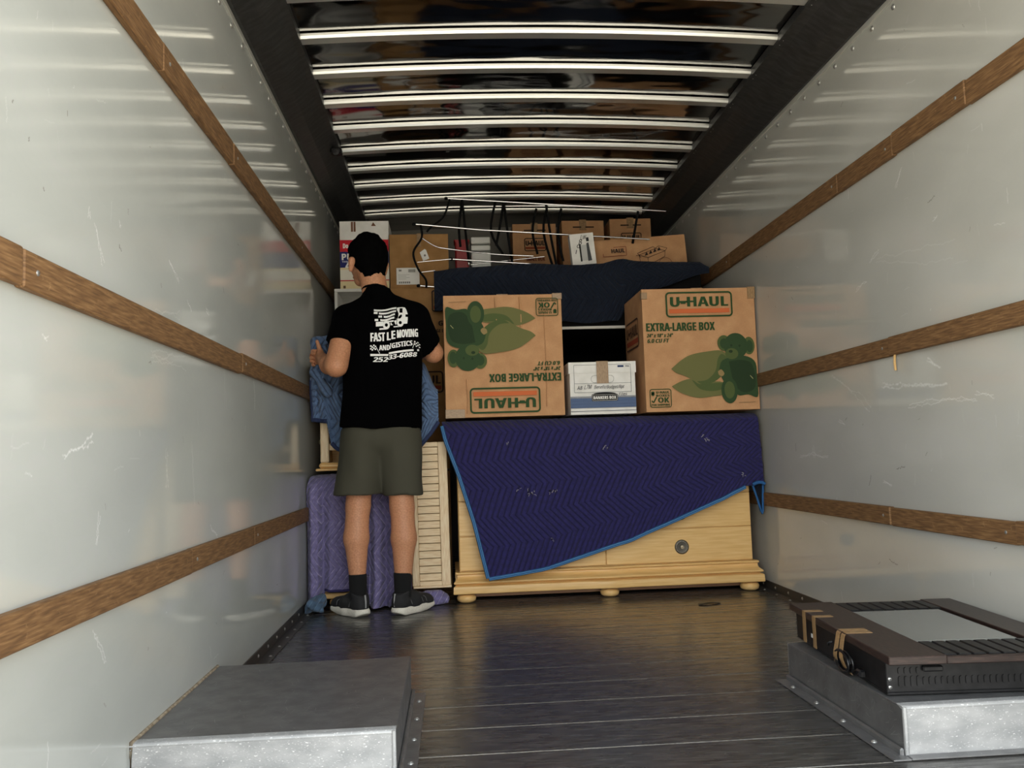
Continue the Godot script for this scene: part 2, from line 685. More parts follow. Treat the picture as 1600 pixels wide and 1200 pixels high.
# ---------------------------------------------------------------- the setting
func make_materials() -> void:
	var n1 := noise_img(512, 0.01, 5, 11)
	var n2 := noise_img(512, 0.03, 4, 23)
	var fine := noise_img(512, 0.12, 3, 37)
	M.n1 = n1; M.n2 = n2; M.fine = fine
	# brown wood rail, cream furniture wood, ash louvre wood: grain comes from stretching the noise along u
	var rail_img := ramp(n2, [[0.1, srgb(92, 66, 40)], [0.45, srgb(116, 84, 52)], [0.7, srgb(130, 97, 62)], [0.95, srgb(150, 116, 78)]])
	rng.seed = 5
	for i in 90:
		var a := Vector2(rng.randf() * 512, rng.randf() * 512)
		stroke(rail_img, a, a + Vector2(rng.randf_range(-3, 3), rng.randf_range(-60, 60)), rng.randf_range(0.2, 0.7), Color(srgb(196, 160, 116), rng.randf_range(0.1, 0.5)), 0.5)
	for i in 60:
		var a := Vector2(rng.randf() * 512, rng.randf() * 512)
		stroke(rail_img, a, a + Vector2(rng.randf_range(-9, 9), rng.randf_range(-9, 9)), rng.randf_range(0.2, 1.0), Color(srgb(50, 34, 22), rng.randf_range(0.2, 0.6)), 0.4)
	M.rail = tmat(rail_img, 0.72, 0.0, Vector3(0.7, 9.0, 1))
	bump(M.rail, n2, 0.6)
	M.cream = tmat(ramp(n2, [[0.1, srgb(225, 180, 112)], [0.5, srgb(234, 191, 124)], [0.9, srgb(240, 201, 138)]]), 0.38, 0.0, Vector3(0.3, 5.0, 1))
	M.ash = tmat(ramp(n2, [[0.1, srgb(220, 190, 148)], [0.45, srgb(235, 209, 170)], [0.9, srgb(243, 224, 190)]]), 0.55, 0.0, Vector3(0.8, 7.0, 1))
	# roof skin: bright rolled aluminium, a little wavy
	M.roof = mat(srgb(150, 150, 150), 0.09, 1.0)
	M.roof.uv1_scale = Vector3(0.7, 2.0, 1)
	bump(M.roof, noise_img(256, 0.012, 2, 51), 1.2)
	M.bow = mat(srgb(244, 244, 240), 0.3, 0.85)
	var hr := ramp(n2, [[0.2, srgb(40, 41, 42)], [0.9, srgb(62, 63, 64)]])
	rng.seed = 6
	for i in 70:          # chalky rub marks
		var a := Vector2(rng.randf() * 512, rng.randf() * 512)
		stroke(hr, a, a + Vector2(rng.randf_range(-2, 2), rng.randf_range(-30, 30)), rng.randf_range(0.2, 1.2), Color(srgb(120, 122, 122), rng.randf_range(0.1, 0.5)), 0.5)
	M.headrail = tmat(hr, 0.45, 0.1, Vector3(2.0, 0.8, 1))
	M.lip = mat(srgb(206, 206, 200), 0.35, 0.3)
	M.rivet = mat(srgb(200, 200, 198), 0.3, 0.8)
	# floor planks: scuffed dark metal, pale worn edges along each joint
	var fl := ramp(n2, [[0.1, srgb(84, 82, 80)], [0.5, srgb(106, 105, 103)], [0.9, srgb(132, 130, 128)]])
	rng.seed = 77
	for i in 220:
		var a := Vector2(rng.randf() * 512, rng.randf() * 512)
		var ang := rng.randf_range(-0.5, 0.5) if i % 3 else rng.randf_range(0, TAU)
		stroke(fl, a, a + Vector2.from_angle(ang) * rng.randf_range(6, 60), 0.3, Color(srgb(168, 168, 166), rng.randf_range(0.1, 0.5)), 0.15)
	for i in 26:
		blob(fl, Vector2(rng.randf() * 512, rng.randf() * 512), Vector2(rng.randf_range(8, 40), rng.randf_range(5, 14)), Color(srgb(58, 55, 54), 0.5), i)
	for x in 512:
		var w := 2 + int(rng.randf() * 3.0)
		for y in w:
			var c := Color(srgb(176, 172, 164), 1).lerp(fl.get_pixel(x, y), rng.randf_range(0.1, 0.8))
			fl.set_pixel(x, y, c)
	M.floor = tmat(fl, 0.3, 0.7, Vector3(0.6, 4.73, 1))
	M.floor.roughness_texture = tex(ramp(n1, [[0.2, Color(0.75, 0.75, 0.75)], [0.8, Color(1, 1, 1)]]))
	M.floor.roughness = 0.3
	# wheel housing: scuffed sheet aluminium; front copy has bright chips and daylight painted in
	var al := ramp(n1, [[0.1, srgb(132, 132, 133)], [0.9, srgb(154, 154, 155)]])
	for i in 260:
		var a := Vector2(rng.randf() * 512, rng.randf() * 512)
		stroke(al, a, a + Vector2.from_angle(rng.randf() * TAU) * rng.randf_range(3, 34), 0.3, Color(srgb(214, 214, 214), rng.randf_range(0.15, 0.6)), 0.2)
	for i in 60:
		var a := Vector2(rng.randf() * 512, rng.randf() * 512)
		stroke(al, a, a + Vector2.from_angle(rng.randf() * TAU) * rng.randf_range(3, 18), 0.6, Color(srgb(84, 84, 86), rng.randf_range(0.2, 0.6)), 0.2)
	M.sheet_metal = tmat(al, 0.42, 0.8, Vector3(2.0, 2.0, 2.0))
	bump(M.sheet_metal, fine, 0.15)
	var chip_lit := ramp(n1, [[0.1, srgb(164, 165, 166)], [0.9, srgb(192, 192, 192)]])  # same metal, paler: outdoor light on the front face painted in
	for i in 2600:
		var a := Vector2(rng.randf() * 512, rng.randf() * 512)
		stroke(chip_lit, a, a + Vector2(rng.randf_range(-3, 3), rng.randf_range(-2, 2)), pow(rng.randf(), 3.0) * 1.7, Color(srgb(246, 246, 244), rng.randf_range(0.25, 0.95)), 0.4)
	M.chipped_lit = tmat(chip_lit, 0.5, 0.25, Vector3(1.7, 3.4, 2.0))
	bump(M.chipped_lit, fine, 0.3)
	M.kick = mat(srgb(92, 88, 84), 0.4, 0.7)
	M.caulk = tmat(ramp(n2, [[0.2, srgb(120, 104, 84)], [0.8, srgb(160, 148, 128)]]), 0.9, 0.0, Vector3(3, 3, 1))
	# cardboard
	var cb := ramp(n1, [[0.1, srgb(190, 142, 100)], [0.5, srgb(197, 149, 106)], [0.9, srgb(205, 158, 114)]])
	for x in range(0, 512, 3):          # flute lines
		for y in 512:
			if fine.get_pixel(x, y).r > 0.5:
				cb.set_pixel(x, y, cb.get_pixel(x, y).darkened(0.05))
	M.card = tmat(cb, 0.85, 0.0, Vector3(1.6, 1.6, 1))
	M.kraft = tmat(ramp(n1, [[0.1, srgb(146, 108, 62)], [0.9, srgb(168, 126, 78)]]), 0.85, 0.0, Vector3(1.6, 1.6, 1))
	M.white_card = tmat(ramp(n1, [[0.1, srgb(226, 224, 218)], [0.9, srgb(242, 240, 236)]]), 0.8, 0.0, Vector3(1.6, 1.6, 1))
	M.tape = tmat(ramp(n2, [[0.1, srgb(136, 106, 70)], [0.9, srgb(164, 132, 92)]]), 0.35, 0.0, Vector3(3, 8, 1))
	M.print = mat(Color.WHITE, 0.8)
	M.print.vertex_color_use_as_albedo = true
	M.blanket = quilt_mat(srgb(37, 34, 88), srgb(23, 20, 58), srgb(150, 150, 200), 301, 14.0, 150)
	M.blanket_bind = mat(srgb(32, 92, 150), 0.75)
	M.thread = mat(srgb(120, 170, 205), 0.8)
	M.purple = quilt_mat(srgb(114, 107, 150), srgb(184, 178, 208), srgb(190, 190, 220), 302, 8.0, 60)
	M.purple_bind = mat(srgb(44, 38, 88), 0.8)
	M.denim = quilt_mat(srgb(92, 116, 152), srgb(64, 86, 124), srgb(170, 190, 215), 303, 14.0, 100)
	M.denim_bind = mat(srgb(36, 48, 84), 0.8)
	M.teal = quilt_mat(srgb(70, 92, 116), srgb(104, 130, 152), srgb(150, 170, 180), 304, 7.0, 80)
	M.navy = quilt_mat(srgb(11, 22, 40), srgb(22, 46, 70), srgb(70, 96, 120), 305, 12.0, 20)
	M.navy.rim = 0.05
	M.blanket.rim = 0.1
	M.black = mat(srgb(16, 16, 17), 0.8)
	M.black.metallic_specular = 0.25
	M.chrome = mat(srgb(225, 225, 225), 0.15, 1.0)
	M.black_metal = tmat(ramp(n2, [[0.1, srgb(24, 24, 26)], [0.9, srgb(40, 40, 42)]]), 0.42, 0.4, Vector3(2, 2, 2))
	M.walnut = tmat(ramp(n2, [[0.1, srgb(34, 24, 22)], [0.5, srgb(48, 35, 32)], [0.9, srgb(66, 49, 44)]]), 0.36, 0.0, Vector3(1.2, 8, 1))

const MARKS_L := [[-1.73, 0.772, -1.87, 0.805, 3, 1], [-1.87, 1.267, -1.92, 1.192, 2, 1], [-2.36, 1.301, -2.44, 1.254, 3, 1], [-2.52, 1.221, -2.55, 1.188, 3, 1], [-2.71, 1.23, -2.74, 1.217, 3, 1], [-1.84, 1.295, -1.84, 1.271, 2, 1], [-2.01, 1.312, -2.01, 1.297, 2, 1], [-2.22, 1.034, -2.5, 1.038, 2, 2], [-2.25, 1.144, -2.45, 1.162, 2, 2], [-2.22, 1.016, -2.39, 1.032, 2, 2], [-1.88, 0.413, -1.94, 0.331, 1, 1], [-1.9, 0.653, -1.88, 0.588, 2, 1], [-2.75, 0.558, -2.83, 0.519, 2, 1], [-1.64, 0.996, -1.66, 0.989, 1, 1], [-1.58, 1.346, -1.58, 1.339, 2, 0], [-1.64, 1.271, -1.64, 1.266, 2, 0], [-1.52, 1.391, -1.52, 1.387, 2, 0], [-2.01, 1.256, -2.02, 1.242, 2, 0], [-2.34, 0.792, -2.35, 0.691, 3, 2], [-2.56, 0.813, -2.58, 0.628, 2, 2], [-2.92, 1.096, -2.94, 0.926, 2, 2], [-3.63, 1.177, -3.64, 1.071, 1, 1], [-3.35, 1.071, -3.37, 0.95, 1, 1]]
const MARKS_R := [[-2.99, 0.878, -2.59, 0.858, 2, 1], [-2.59, 0.898, -2.5, 0.878, 1, 1], [-3.56, 0.852, -3.51, 0.826, 2, 1], [-3.21, 0.605, -3.15, 0.592, 2, 1], [-3.99, 0.701, -3.69, 0.698, 1, 1], [-3.84, 0.745, -3.83, 0.689, 1, 1], [-4.04, 0.756, -4.04, 0.72, 1, 0], [-3.31, 0.62, -3.32, 0.577, 1, 0], [-3.11, 0.647, -3.05, 0.66, 1, 0], [-2.78, 1.559, -2.74, 1.572, 2, 0], [-2.75, 1.494, -2.73, 1.495, 2, 1], [-2.93, 1.732, -2.97, 1.669, 1, 1], [-3.2, 1.456, -3.13, 1.474, 1, 1], [-3.33, 1.364, -3.24, 1.376, 1, 1], [-3.15, 1.447, -2.65, 1.353, 1, 2], [-3.21, 0.306, -3.15, 0.303, 2, 0], [-2.85, 1.03, -2.78, 0.989, 4, 2], [-3.17, 0.969, -2.75, 0.912, 4, 2], [-3.6, 1.047, -3.28, 0.877, 3, 2]]

func wall_mat(marks: Array, seed_: int, tone: Color) -> StandardMaterial3D:
	var base := ramp(noise_img(512, 0.008, 4, seed_), [[0.1, tone.darkened(0.035)], [0.5, tone], [0.9, tone.lightened(0.12)]])
	base.resize(2048, 1024, Image.INTERPOLATE_CUBIC)
	rng.seed = seed_
	var at := func(z: float, y: float) -> Vector2: return Vector2((ZO - z) / (ZO - ZB) * 2048.0, (1.0 - y / 2.4) * 1024.0)
	var pale := [Color(srgb(96, 90, 82), 0.6), Color(srgb(240, 241, 240), 0.6), Color(srgb(224, 226, 223), 0.4)]
	for i in 260:      # scattered scuffs
		var a := Vector2(rng.randf() * 2048, rng.randf() * 1024)
		var k := 2 if i % 4 else 1
		var c: Color = pale[k]
		c.a *= rng.randf_range(0.3, 0.9)
		var v := Vector2(rng.randf_range(-4, 4), rng.randf_range(-30, 30)) if i % 3 else Vector2(rng.randf_range(-34, 34), rng.randf_range(-4, 4))
		stroke(base, a, a + v * 0.7, rng.randf_range(0.2, 0.8), c, 0.6)
	for i in 70:
		var a := Vector2(rng.randf() * 2048, rng.randf() * 1024)
		stroke(base, a, a + Vector2(rng.randf_range(-6, 6), rng.randf_range(-6, 6)), rng.randf_range(0.1, 0.5), Color(srgb(110, 104, 94), rng.randf_range(0.2, 0.6)), 0.4)
	for m in marks:
		var a: Vector2 = at.call(m[0], m[1])
		var b: Vector2 = at.call(m[2], m[3])
		for r in (2 if m[5] else 1):
			stroke(base, a + Vector2(r * 3, r * 4), b + Vector2(r * 2, 0), m[4] * 0.32, pale[m[5]], 0.9)
	var m := tmat(base, 0.075)
	m.metallic_specular = 0.6
	var wav := noise_img(256, 0.02, 2, seed_ + 1)
	bump(m, wav, 0.08)
	return m

func make_shell() -> void:
	# floor of cross planks
	var fb := structure("floor", box_mesh(Vector3(XL - 0.03, -0.09, ZB), Vector3(XR + 0.03, -0.034, ZO + 0.02)), M.kick)
	var pitch := 0.2115
	var z := -2.871 + pitch * 8.0
	rng.seed = 3
	while z > ZB:
		var zn := z - pitch + 0.0025
		if z <= ZO + pitch:
			var st := mk()
			bx(st, Vector3(XL, -0.034, maxf(zn, ZB)), Vector3(XR, 0.0, minf(z, ZO + 0.02)), 0.002)
			# keep the texture's worn rim on the joint: v counts from the plank's near edge
			var mesh := st.commit()
			var arr := mesh.surface_get_arrays(0)
			var uvs: PackedVector2Array = arr[Mesh.ARRAY_TEX_UV]
			var vs: PackedVector3Array = arr[Mesh.ARRAY_VERTEX]
			var o := rng.randf() * 3.0
			for i in uvs.size(): uvs[i] = Vector2(vs[i].x + o, z - vs[i].z)
			arr[Mesh.ARRAY_TEX_UV] = uvs
			var am := ArrayMesh.new()
			am.add_surface_from_arrays(Mesh.PRIMITIVE_TRIANGLES, arr)
			part("plank", am, M.floor, fb)
		z -= pitch
	# walls: glossy white panels
	var wl := mk()
	bx(wl, Vector3(XL - 0.04, -0.09, ZB), Vector3(XL - 0.001, 2.56, ZO))
	var wr := mk()
	bx(wr, Vector3(XR + 0.001, -0.09, ZB), Vector3(XR + 0.04, 2.56, ZO))
	for s in [[wl, XL, 1.0], [wr, XR, -1.0]]:
		var x: float = s[1]
		var c := [Vector3(x, 0, ZO), Vector3(x, 0, ZB), Vector3(x, 2.4, ZB), Vector3(x, 2.4, ZO)]
		var u := [Vector2(0, 1), Vector2(1, 1), Vector2(1, 0), Vector2(0, 0)]
		for t in [[0, 1, 2], [0, 2, 3]]:
			flat_tri(s[0], c[t[0]], c[t[1]], c[t[2]], Vector3(s[2], 0, 0), u[t[0]], u[t[1]], u[t[2]])
	var wall_l := structure("wall_left", wl.commit(), wall_mat(MARKS_L, 91, srgb(188, 191, 187)))
	var wall_r := structure("wall_right", wr.commit(), wall_mat(MARKS_R, 92, srgb(190, 190, 184)))
	structure("wall_front", box_mesh(Vector3(XL - 0.04, -0.09, ZB - 0.04), Vector3(XR + 0.04, 2.56, ZB)), mat(srgb(122, 118, 110), 0.55))
	# rivets along the tops of the walls
	var rv_l := lathe_mesh([Vector2(0.0, 0.007), Vector2(0.006, 0.006), Vector2(0.0105, 0.002), Vector2(0.011, 0.0)], Vector3.ZERO, Vector3.RIGHT, 10)
	var rv_r := lathe_mesh([Vector2(0.0, 0.007), Vector2(0.006, 0.006), Vector2(0.0105, 0.002), Vector2(0.011, 0.0)], Vector3.ZERO, Vector3.LEFT, 10)
	for i in 26:
		var zz := -2.40 - i * 0.16
		if zz < ZB + 0.05: break
		part("rivet", rv_l, M.rivet, wall_l).position = Vector3(XL, 2.312, zz)
		part("rivet", rv_r, M.rivet, wall_r).position = Vector3(XR, 2.322, zz - 0.03)
	# wooden rub rails: boards butted end to end
	var rails_l := [[1.7795, 1.858, [ZO, -2.25, -2.98, -4.3, ZB]], [1.0644, 1.1327, [ZO, -1.53, -3.1, -4.62, ZB]], [0.4424, 0.510, [ZO, -2.5, -3.27, -4.7, ZB]]]
	var rails_r := [[1.7863, 1.8655, [ZO, -2.5, -2.95, -3.4, -4.8, ZB]], [1.0665, 1.135, [ZO, -3.07, -4.6, ZB]], [0.4404, 0.508, [ZO, -2.42, -3.14, -4.7, ZB]]]
	rng.seed = 8
	for side in [[wall_l, rails_l, XL, 1.0], [wall_r, rails_r, XR, -1.0]]:
		for r in side[1]:
			var zs: Array = r[2]
			for k in zs.size() - 1:
				var t := 0.02 + rng.randf_range(-0.002, 0.003)
				var dy := rng.randf_range(-0.003, 0.003)
				var x0: float = side[2]
				var x1: float = side[2] + side[3] * t
				var b := part("rail_board", box_mesh(Vector3(minf(x0, x1), r[0] + dy, zs[k + 1] + 0.0015), Vector3(maxf(x0, x1), r[1] + dy, zs[k] - 0.0015), 0.003, Vector2(rng.randf() * 5.0, rng.randf() * 5.0)), M.rail, side[0])
				var sc := mk()      # a screw head near the end of each board
				lathe(sc, [Vector2(0, 0.0025), Vector2(0.004, 0.002), Vector2(0.006, 0.0)], Vector3(x1, (r[0] + r[1]) / 2 + dy, zs[k] - 0.05), Vector3(side[3], 0, 0), 8)
				part("screw", sc.commit(), M.rivet, b)
	# a splinter hanging off the wall rail
	tag(part("wood_splinter", tube_mesh(smooth_path([Vector3(1.627, 1.072, -3.04), Vector3(1.626, 1.045, -3.045), Vector3(1.63, 1.01, -3.05)]), 0.005, 6), mat(srgb(206, 168, 112), 0.8), self), "pale splinter dangling beneath the joint of the middle wooden wall rail", "splinter")
	# kick plates along the floor
	var names := ["baseboard_left", "baseboard_right"]
	for i in 2:
		var x: float = [XL, XR][i]
		var s: float = [1.0, -1.0][i]
		var st := mk()
		bx(st, Vector3(minf(x, x + s * 0.005), 0.0, ZB), Vector3(maxf(x, x + s * 0.005), 0.045, ZO), 0.001)
		bx(st, Vector3(minf(x, x + s * 0.052), 0.0, ZB), Vector3(maxf(x, x + s * 0.052), 0.004, ZO), 0.001)
		var kp := structure(names[i], st.commit(), M.kick)
		var dome := lathe_mesh([Vector2(0.0, 0.004), Vector2(0.004, 0.0034), Vector2(0.0075, 0.0)], Vector3.ZERO, Vector3(s, 0, 0), 8)
		var dome_up := lathe_mesh([Vector2(0.0, 0.004), Vector2(0.004, 0.0034), Vector2(0.0075, 0.0)], Vector3.ZERO, Vector3.UP, 8)
		for k in 14:
			var zz := -2.86 - k * 0.171
			if zz < -5.1: break
			part("rivet", dome, M.rivet, kp).position = Vector3(x + s * 0.005, 0.024, zz)
			part("rivet", dome_up, M.rivet, kp).position = Vector3(x + s * 0.034, 0.004, zz - 0.08)
	# roof rails
	var lip := 0.006
	var pl := [Vector2(XL, 2.357), Vector2(XL + 0.022, 2.350), Vector2(XL + 0.085, 2.385), Vector2(XL + 0.15, 2.442), Vector2(-0.575, 2.455), Vector2(-0.575, 2.49), Vector2(XL, 2.52)]
	var pr_ := [Vector2(XR, 2.367), Vector2(XR - 0.022, 2.360), Vector2(XR - 0.095, 2.39), Vector2(XR - 0.17, 2.442), Vector2(1.425, 2.455), Vector2(1.425, 2.49), Vector2(XR, 2.52)]
	var k2 := 0
	for pts in [pl, pr_]:
		var st := mk()
		prism(st, pts, 2, ZB, ZO)
		var t := structure("trim_%d" % (k2 + 1), st.commit(), M.headrail)
		var x: float = [XL, XR][k2]
		var s: float = [1.0, -1.0][k2]
		var y: float = pts[0].y
		part("lip", box_mesh(Vector3(minf(x, x + s * lip), y - 0.022, ZB), Vector3(maxf(x, x + s * lip), y - 0.001, ZO), 0.001), M.lip, t)
		# small screws where each bow meets the rail
		var dome := lathe_mesh([Vector2(0.0, 0.0025), Vector2(0.0035, 0.0)], Vector3.ZERO, Vector3(s * 0.5, -0.86, 0).normalized(), 6)
		for i in 12:
			for d in [-0.02, 0.02]:
				part("screw", dome, M.rivet, t).position = Vector3(pts[4].x - s * 0.014, 2.4515, -2.458 - i * 0.3294 + d)
		k2 += 1
	# roof skin, gently arched, and the bows under it
	var rise := func(x: float) -> float: return 0.032 * (1.0 - pow((x - 0.445) / 1.05, 2.0))
	var p := []
	var q := []
	var uv := []
	for i in 25:
		var x := lerpf(XL, XR, i / 24.0)
		var r := []
		var r2 := []
		var u := []
		for j in 2:
			var zz := lerpf(ZO, ZB, j)
			r.append(Vector3(x, 2.49 + rise.call(x), zz))
			r2.append(Vector3(x, 2.518 + rise.call(x), zz))
			u.append(Vector2(x, zz))
		p.append(r); q.append(r2); uv.append(u)
	var rs := mk()
	grid(rs, p, uv, true)
	grid(rs, q, uv)
	var roof := structure("ceiling", rs.commit(), M.roof)
	for k in 16:
		var z0 := -3.447 + 0.3294 * 7.0 - k * 0.3294
		if z0 > ZO - 0.05 or z0 < ZB + 0.1: continue
		var prof := [Vector2(0.001, 0.021), Vector2(0.001, 0.011), Vector2(-0.005, 0.0015), Vector2(-0.007, 0.0), Vector2(-0.053, 0.0), Vector2(-0.055, 0.0015), Vector2(-0.061, 0.011), Vector2(-0.061, 0.021)]
		var st := mk()
		var xs := []
		for i in 19: xs.append(lerpf(-0.62, 1.47, i / 18.0))
		for a in prof.size():
			var b := (a + 1) % prof.size()
			for i in 18:
				var e := []
				for w in [[a, i], [b, i], [b, i + 1], [a, i + 1]]:
					e.append(Vector3(xs[w[1]], 2.463 + prof[w[0]].y + rise.call(xs[w[1]]), z0 + prof[w[0]].x))
				quad(st, e[0], e[1], e[2], e[3], (e[0] + e[2]) / 2.0 - Vector3((xs[i] + xs[i + 1]) / 2, 2.473 + rise.call((xs[i] + xs[i + 1]) / 2), z0 - 0.03))
		var bow := part("roof_bow", st.commit(), M.bow, roof)
		var sl := mk()          # dark seam of sealant between bow and skin
		for i in 18:
			var y0: float = 2.463 + 0.0212 + rise.call((xs[i] + xs[i + 1]) / 2)
			bx(sl, Vector3(xs[i], y0 - 0.001, z0 - 0.058), Vector3(xs[i + 1], y0 + 0.0055, z0 - 0.001))
		part("sealant", sl.commit(), M.black, bow)

func wheel_housing(x0: float, x1: float, z0: float, z1: float, h: float, label: String) -> void:
	# x0 = wall side, x1 = aisle side; z0 = far, z1 = near
	var s := signf(x1 - x0)
	var o := thing("wheel_housing", label, "wheel well", Vector3((x0 + x1) / 2, 0, (z0 + z1) / 2))
	var a := minf(x0, x1)
	var b := maxf(x0, x1)
	part("top_panel", box_mesh(Vector3(a, h - 0.004, z0), Vector3(b, h, z1 - 0.004), 0.0015), M.sheet_metal, o)
	part("side_panel", box_mesh(Vector3(minf(x1 - s * 0.004, x1), 0.0, z0), Vector3(maxf(x1 - s * 0.004, x1), h - 0.0042, z1 - 0.004), 0.001), M.sheet_metal, o)
	part("back_panel", box_mesh(Vector3(a, 0.0, z0 - 0.004), Vector3(b, h, z0 - 0.0002), 0.001), M.sheet_metal, o)
	# front plate: overlaps the edges, rolled top
	var st := mk()
	bx(st, Vector3(a, 0.0, z1 - 0.0036), Vector3(b, h - 0.006, z1), 0.001)
	var pts := []
	for k in 7:
		var t := PI / 2 * k / 6.0
		pts.append(Vector2(z1 - 0.007 + cos(t) * 0.008, h - 0.006 + sin(t) * 0.0075))
	pts.append(Vector2(z1 - 0.03, h + 0.0015)); pts.append(Vector2(z1 - 0.03, h + 0.0002)); pts.append(Vector2(z1 - 0.008, h - 0.006))
	prism(st, pts, 0, a, b)
	part("front_panel", st.commit(), M.chipped_lit, o)
	part("corner_bead", tube_mesh([Vector3(x1 - s * 0.004, 0.0, z1), Vector3(x1 - s * 0.004, h * 0.5, z1 + 0.001), Vector3(x1 - s * 0.004, h, z1)], 0.005, 8), M.chipped_lit, o)
	# foot flange on the aisle side and the front
	var fl := mk()
	bx(fl, Vector3(minf(x1 + s * 0.0005, x1 + s * 0.012), 0.001, z0), Vector3(maxf(x1 + s * 0.0005, x1 + s * 0.012), 0.02, z1), 0.004)
	bx(fl, Vector3(minf(x1 + s * 0.0005, x1 + s * 0.045), 0.001, z0), Vector3(maxf(x1 + s * 0.0005, x1 + s * 0.045), 0.005, z1 + 0.03), 0.0015)
	bx(fl, Vector3(a, 0.001, z1 + 0.0005), Vector3(b, 0.006, z1 + 0.03), 0.002)
	var f := part("foot_flange", fl.commit(), M.sheet_metal, o)
	var bolt := lathe_mesh([Vector2(0.0, 0.005), Vector2(0.005, 0.0045), Vector2(0.008, 0.0)], Vector3.ZERO, Vector3.UP, 8)
	for k in 4:
		part("bolt", bolt, M.rivet, f).position = Vector3(x1 + s * 0.028, 0.005, lerpf(z0 + 0.1, z1 - 0.1, k / 3.0))
	part("sealant", tube_mesh([Vector3(x0 + s * 0.003, h + 0.001, z0), Vector3(x0 + s * 0.003, h + 0.001, z1), Vector3(x0 + s * 0.003, 0.01, z1 + 0.001)], 0.005, 6), M.caulk, o)

func make_outside() -> void:
	var st := mk()
	bx(st, Vector3(-60, -1.05, -60), Vector3(60, -0.95, 60))
	var o := structure("ground", st.commit(), tmat(ramp(M.n1, [[0.1, srgb(168, 162, 150)], [0.9, srgb(196, 190, 178)]]), 0.9, 0.0, Vector3(0.3, 0.3, 0.3)))
	o.set_meta("label", "pale concrete yard behind the truck")

# ---------------------------------------------------------------- cartons
# a carton body with slightly bulged, dented panels; x -w/2..w/2, y 0..h, z -d..0
func soft_box(w: float, h: float, d: float, amp: float, seed_: int) -> ArrayMesh:
	var nz := FastNoiseLite.new()
	nz.seed = seed_
	nz.frequency = 3.2
	var st := mk()
	var n := 10
	var half := Vector3(w, h, d) / 2.0
	var cen := Vector3(0, h / 2, -d / 2)
	for ax in 3:
		for s in [-1.0, 1.0]:
			var i := (ax + 1) % 3
			var j := (ax + 2) % 3
			var p := []
			var uv := []
			for a in n + 1:
				var r := []
				var ru := []
				for b in n + 1:
					var v := Vector3.ZERO
					var e := minf(minf(a, n - a), minf(b, n - b)) / (n / 2.0)
					v[ax] = s * half[ax]
					v[i] = (float(a) / n * 2.0 - 1.0) * half[i]
					v[j] = (float(b) / n * 2.0 - 1.0) * half[j]
					var q := v + cen
					v[ax] += s * nz.get_noise_3d(q.x, q.y, q.z) * amp * minf(1.0, e * 2.0)
					# corners are worn round
					v *= 1.0 - 0.006 * (1.0 - minf(1.0, e * 4.0))
					r.append(v + cen)
					if ax == 1: ru.append(Vector2(q.x, q.z))
					elif ax == 0: ru.append(Vector2(q.z, q.y))
					else: ru.append(Vector2(q.x, q.y))
				p.append(r); uv.append(ru)
			grid(st, p, uv, s < 0)
	return st.commit()

func carton(called: String, label: String, w: float, h: float, d: float, at: Vector3, turn: float, m: Material, seed_: int, group := "", amp := 0.006) -> Node3D:
	var o := thing(called, label, "box", at, group)
	o.rotation.y = turn
	part("body", soft_box(w, h, d, amp, seed_), m, o, true)
	return o

func add_print(o: Node3D, p: Dictionary, w: float, called := "print", dz := 0.006) -> MeshInstance3D:
	var m := part(called, pr_mesh(p), M.print, o, true)
	m.position = Vector3(-w / 2, 0, dz)
	return m

func strip(o: Node3D, called: String, lo: Vector3, hi: Vector3, m: Material) -> MeshInstance3D:
	return part(called, box_mesh(lo, hi, 0.0006), m, o, true)

const GREEN := Color(0.145, 0.27, 0.13)
const ORANGE := Color(0.82, 0.42, 0.235)

func logo(p: Dictionary, x0: float, y0: float, x1: float, y1: float, ink: Color, bar: Color, layer := 0) -> void:
	var w := x1 - x0
	var h := y1 - y0
	pr_ring(p, x0, y0, x1, y1, h * 0.16, h * 0.065, ink, layer)
	pr_text(p, "U-HAUL", x0 + w * 0.072, y0 + h * 0.42, w * 0.86, h * 0.38, ink, layer)
	pr_rect(p, x0 + w * 0.21, y0 + h * 0.575, x0 + w * 0.36, y0 + h * 0.645, ink, layer)     # the hyphen joins the next letter
	pr_rect(p, x0 + w * 0.05, y0 + h * 0.16, x0 + w * 0.95, y0 + h * 0.33, bar, layer)

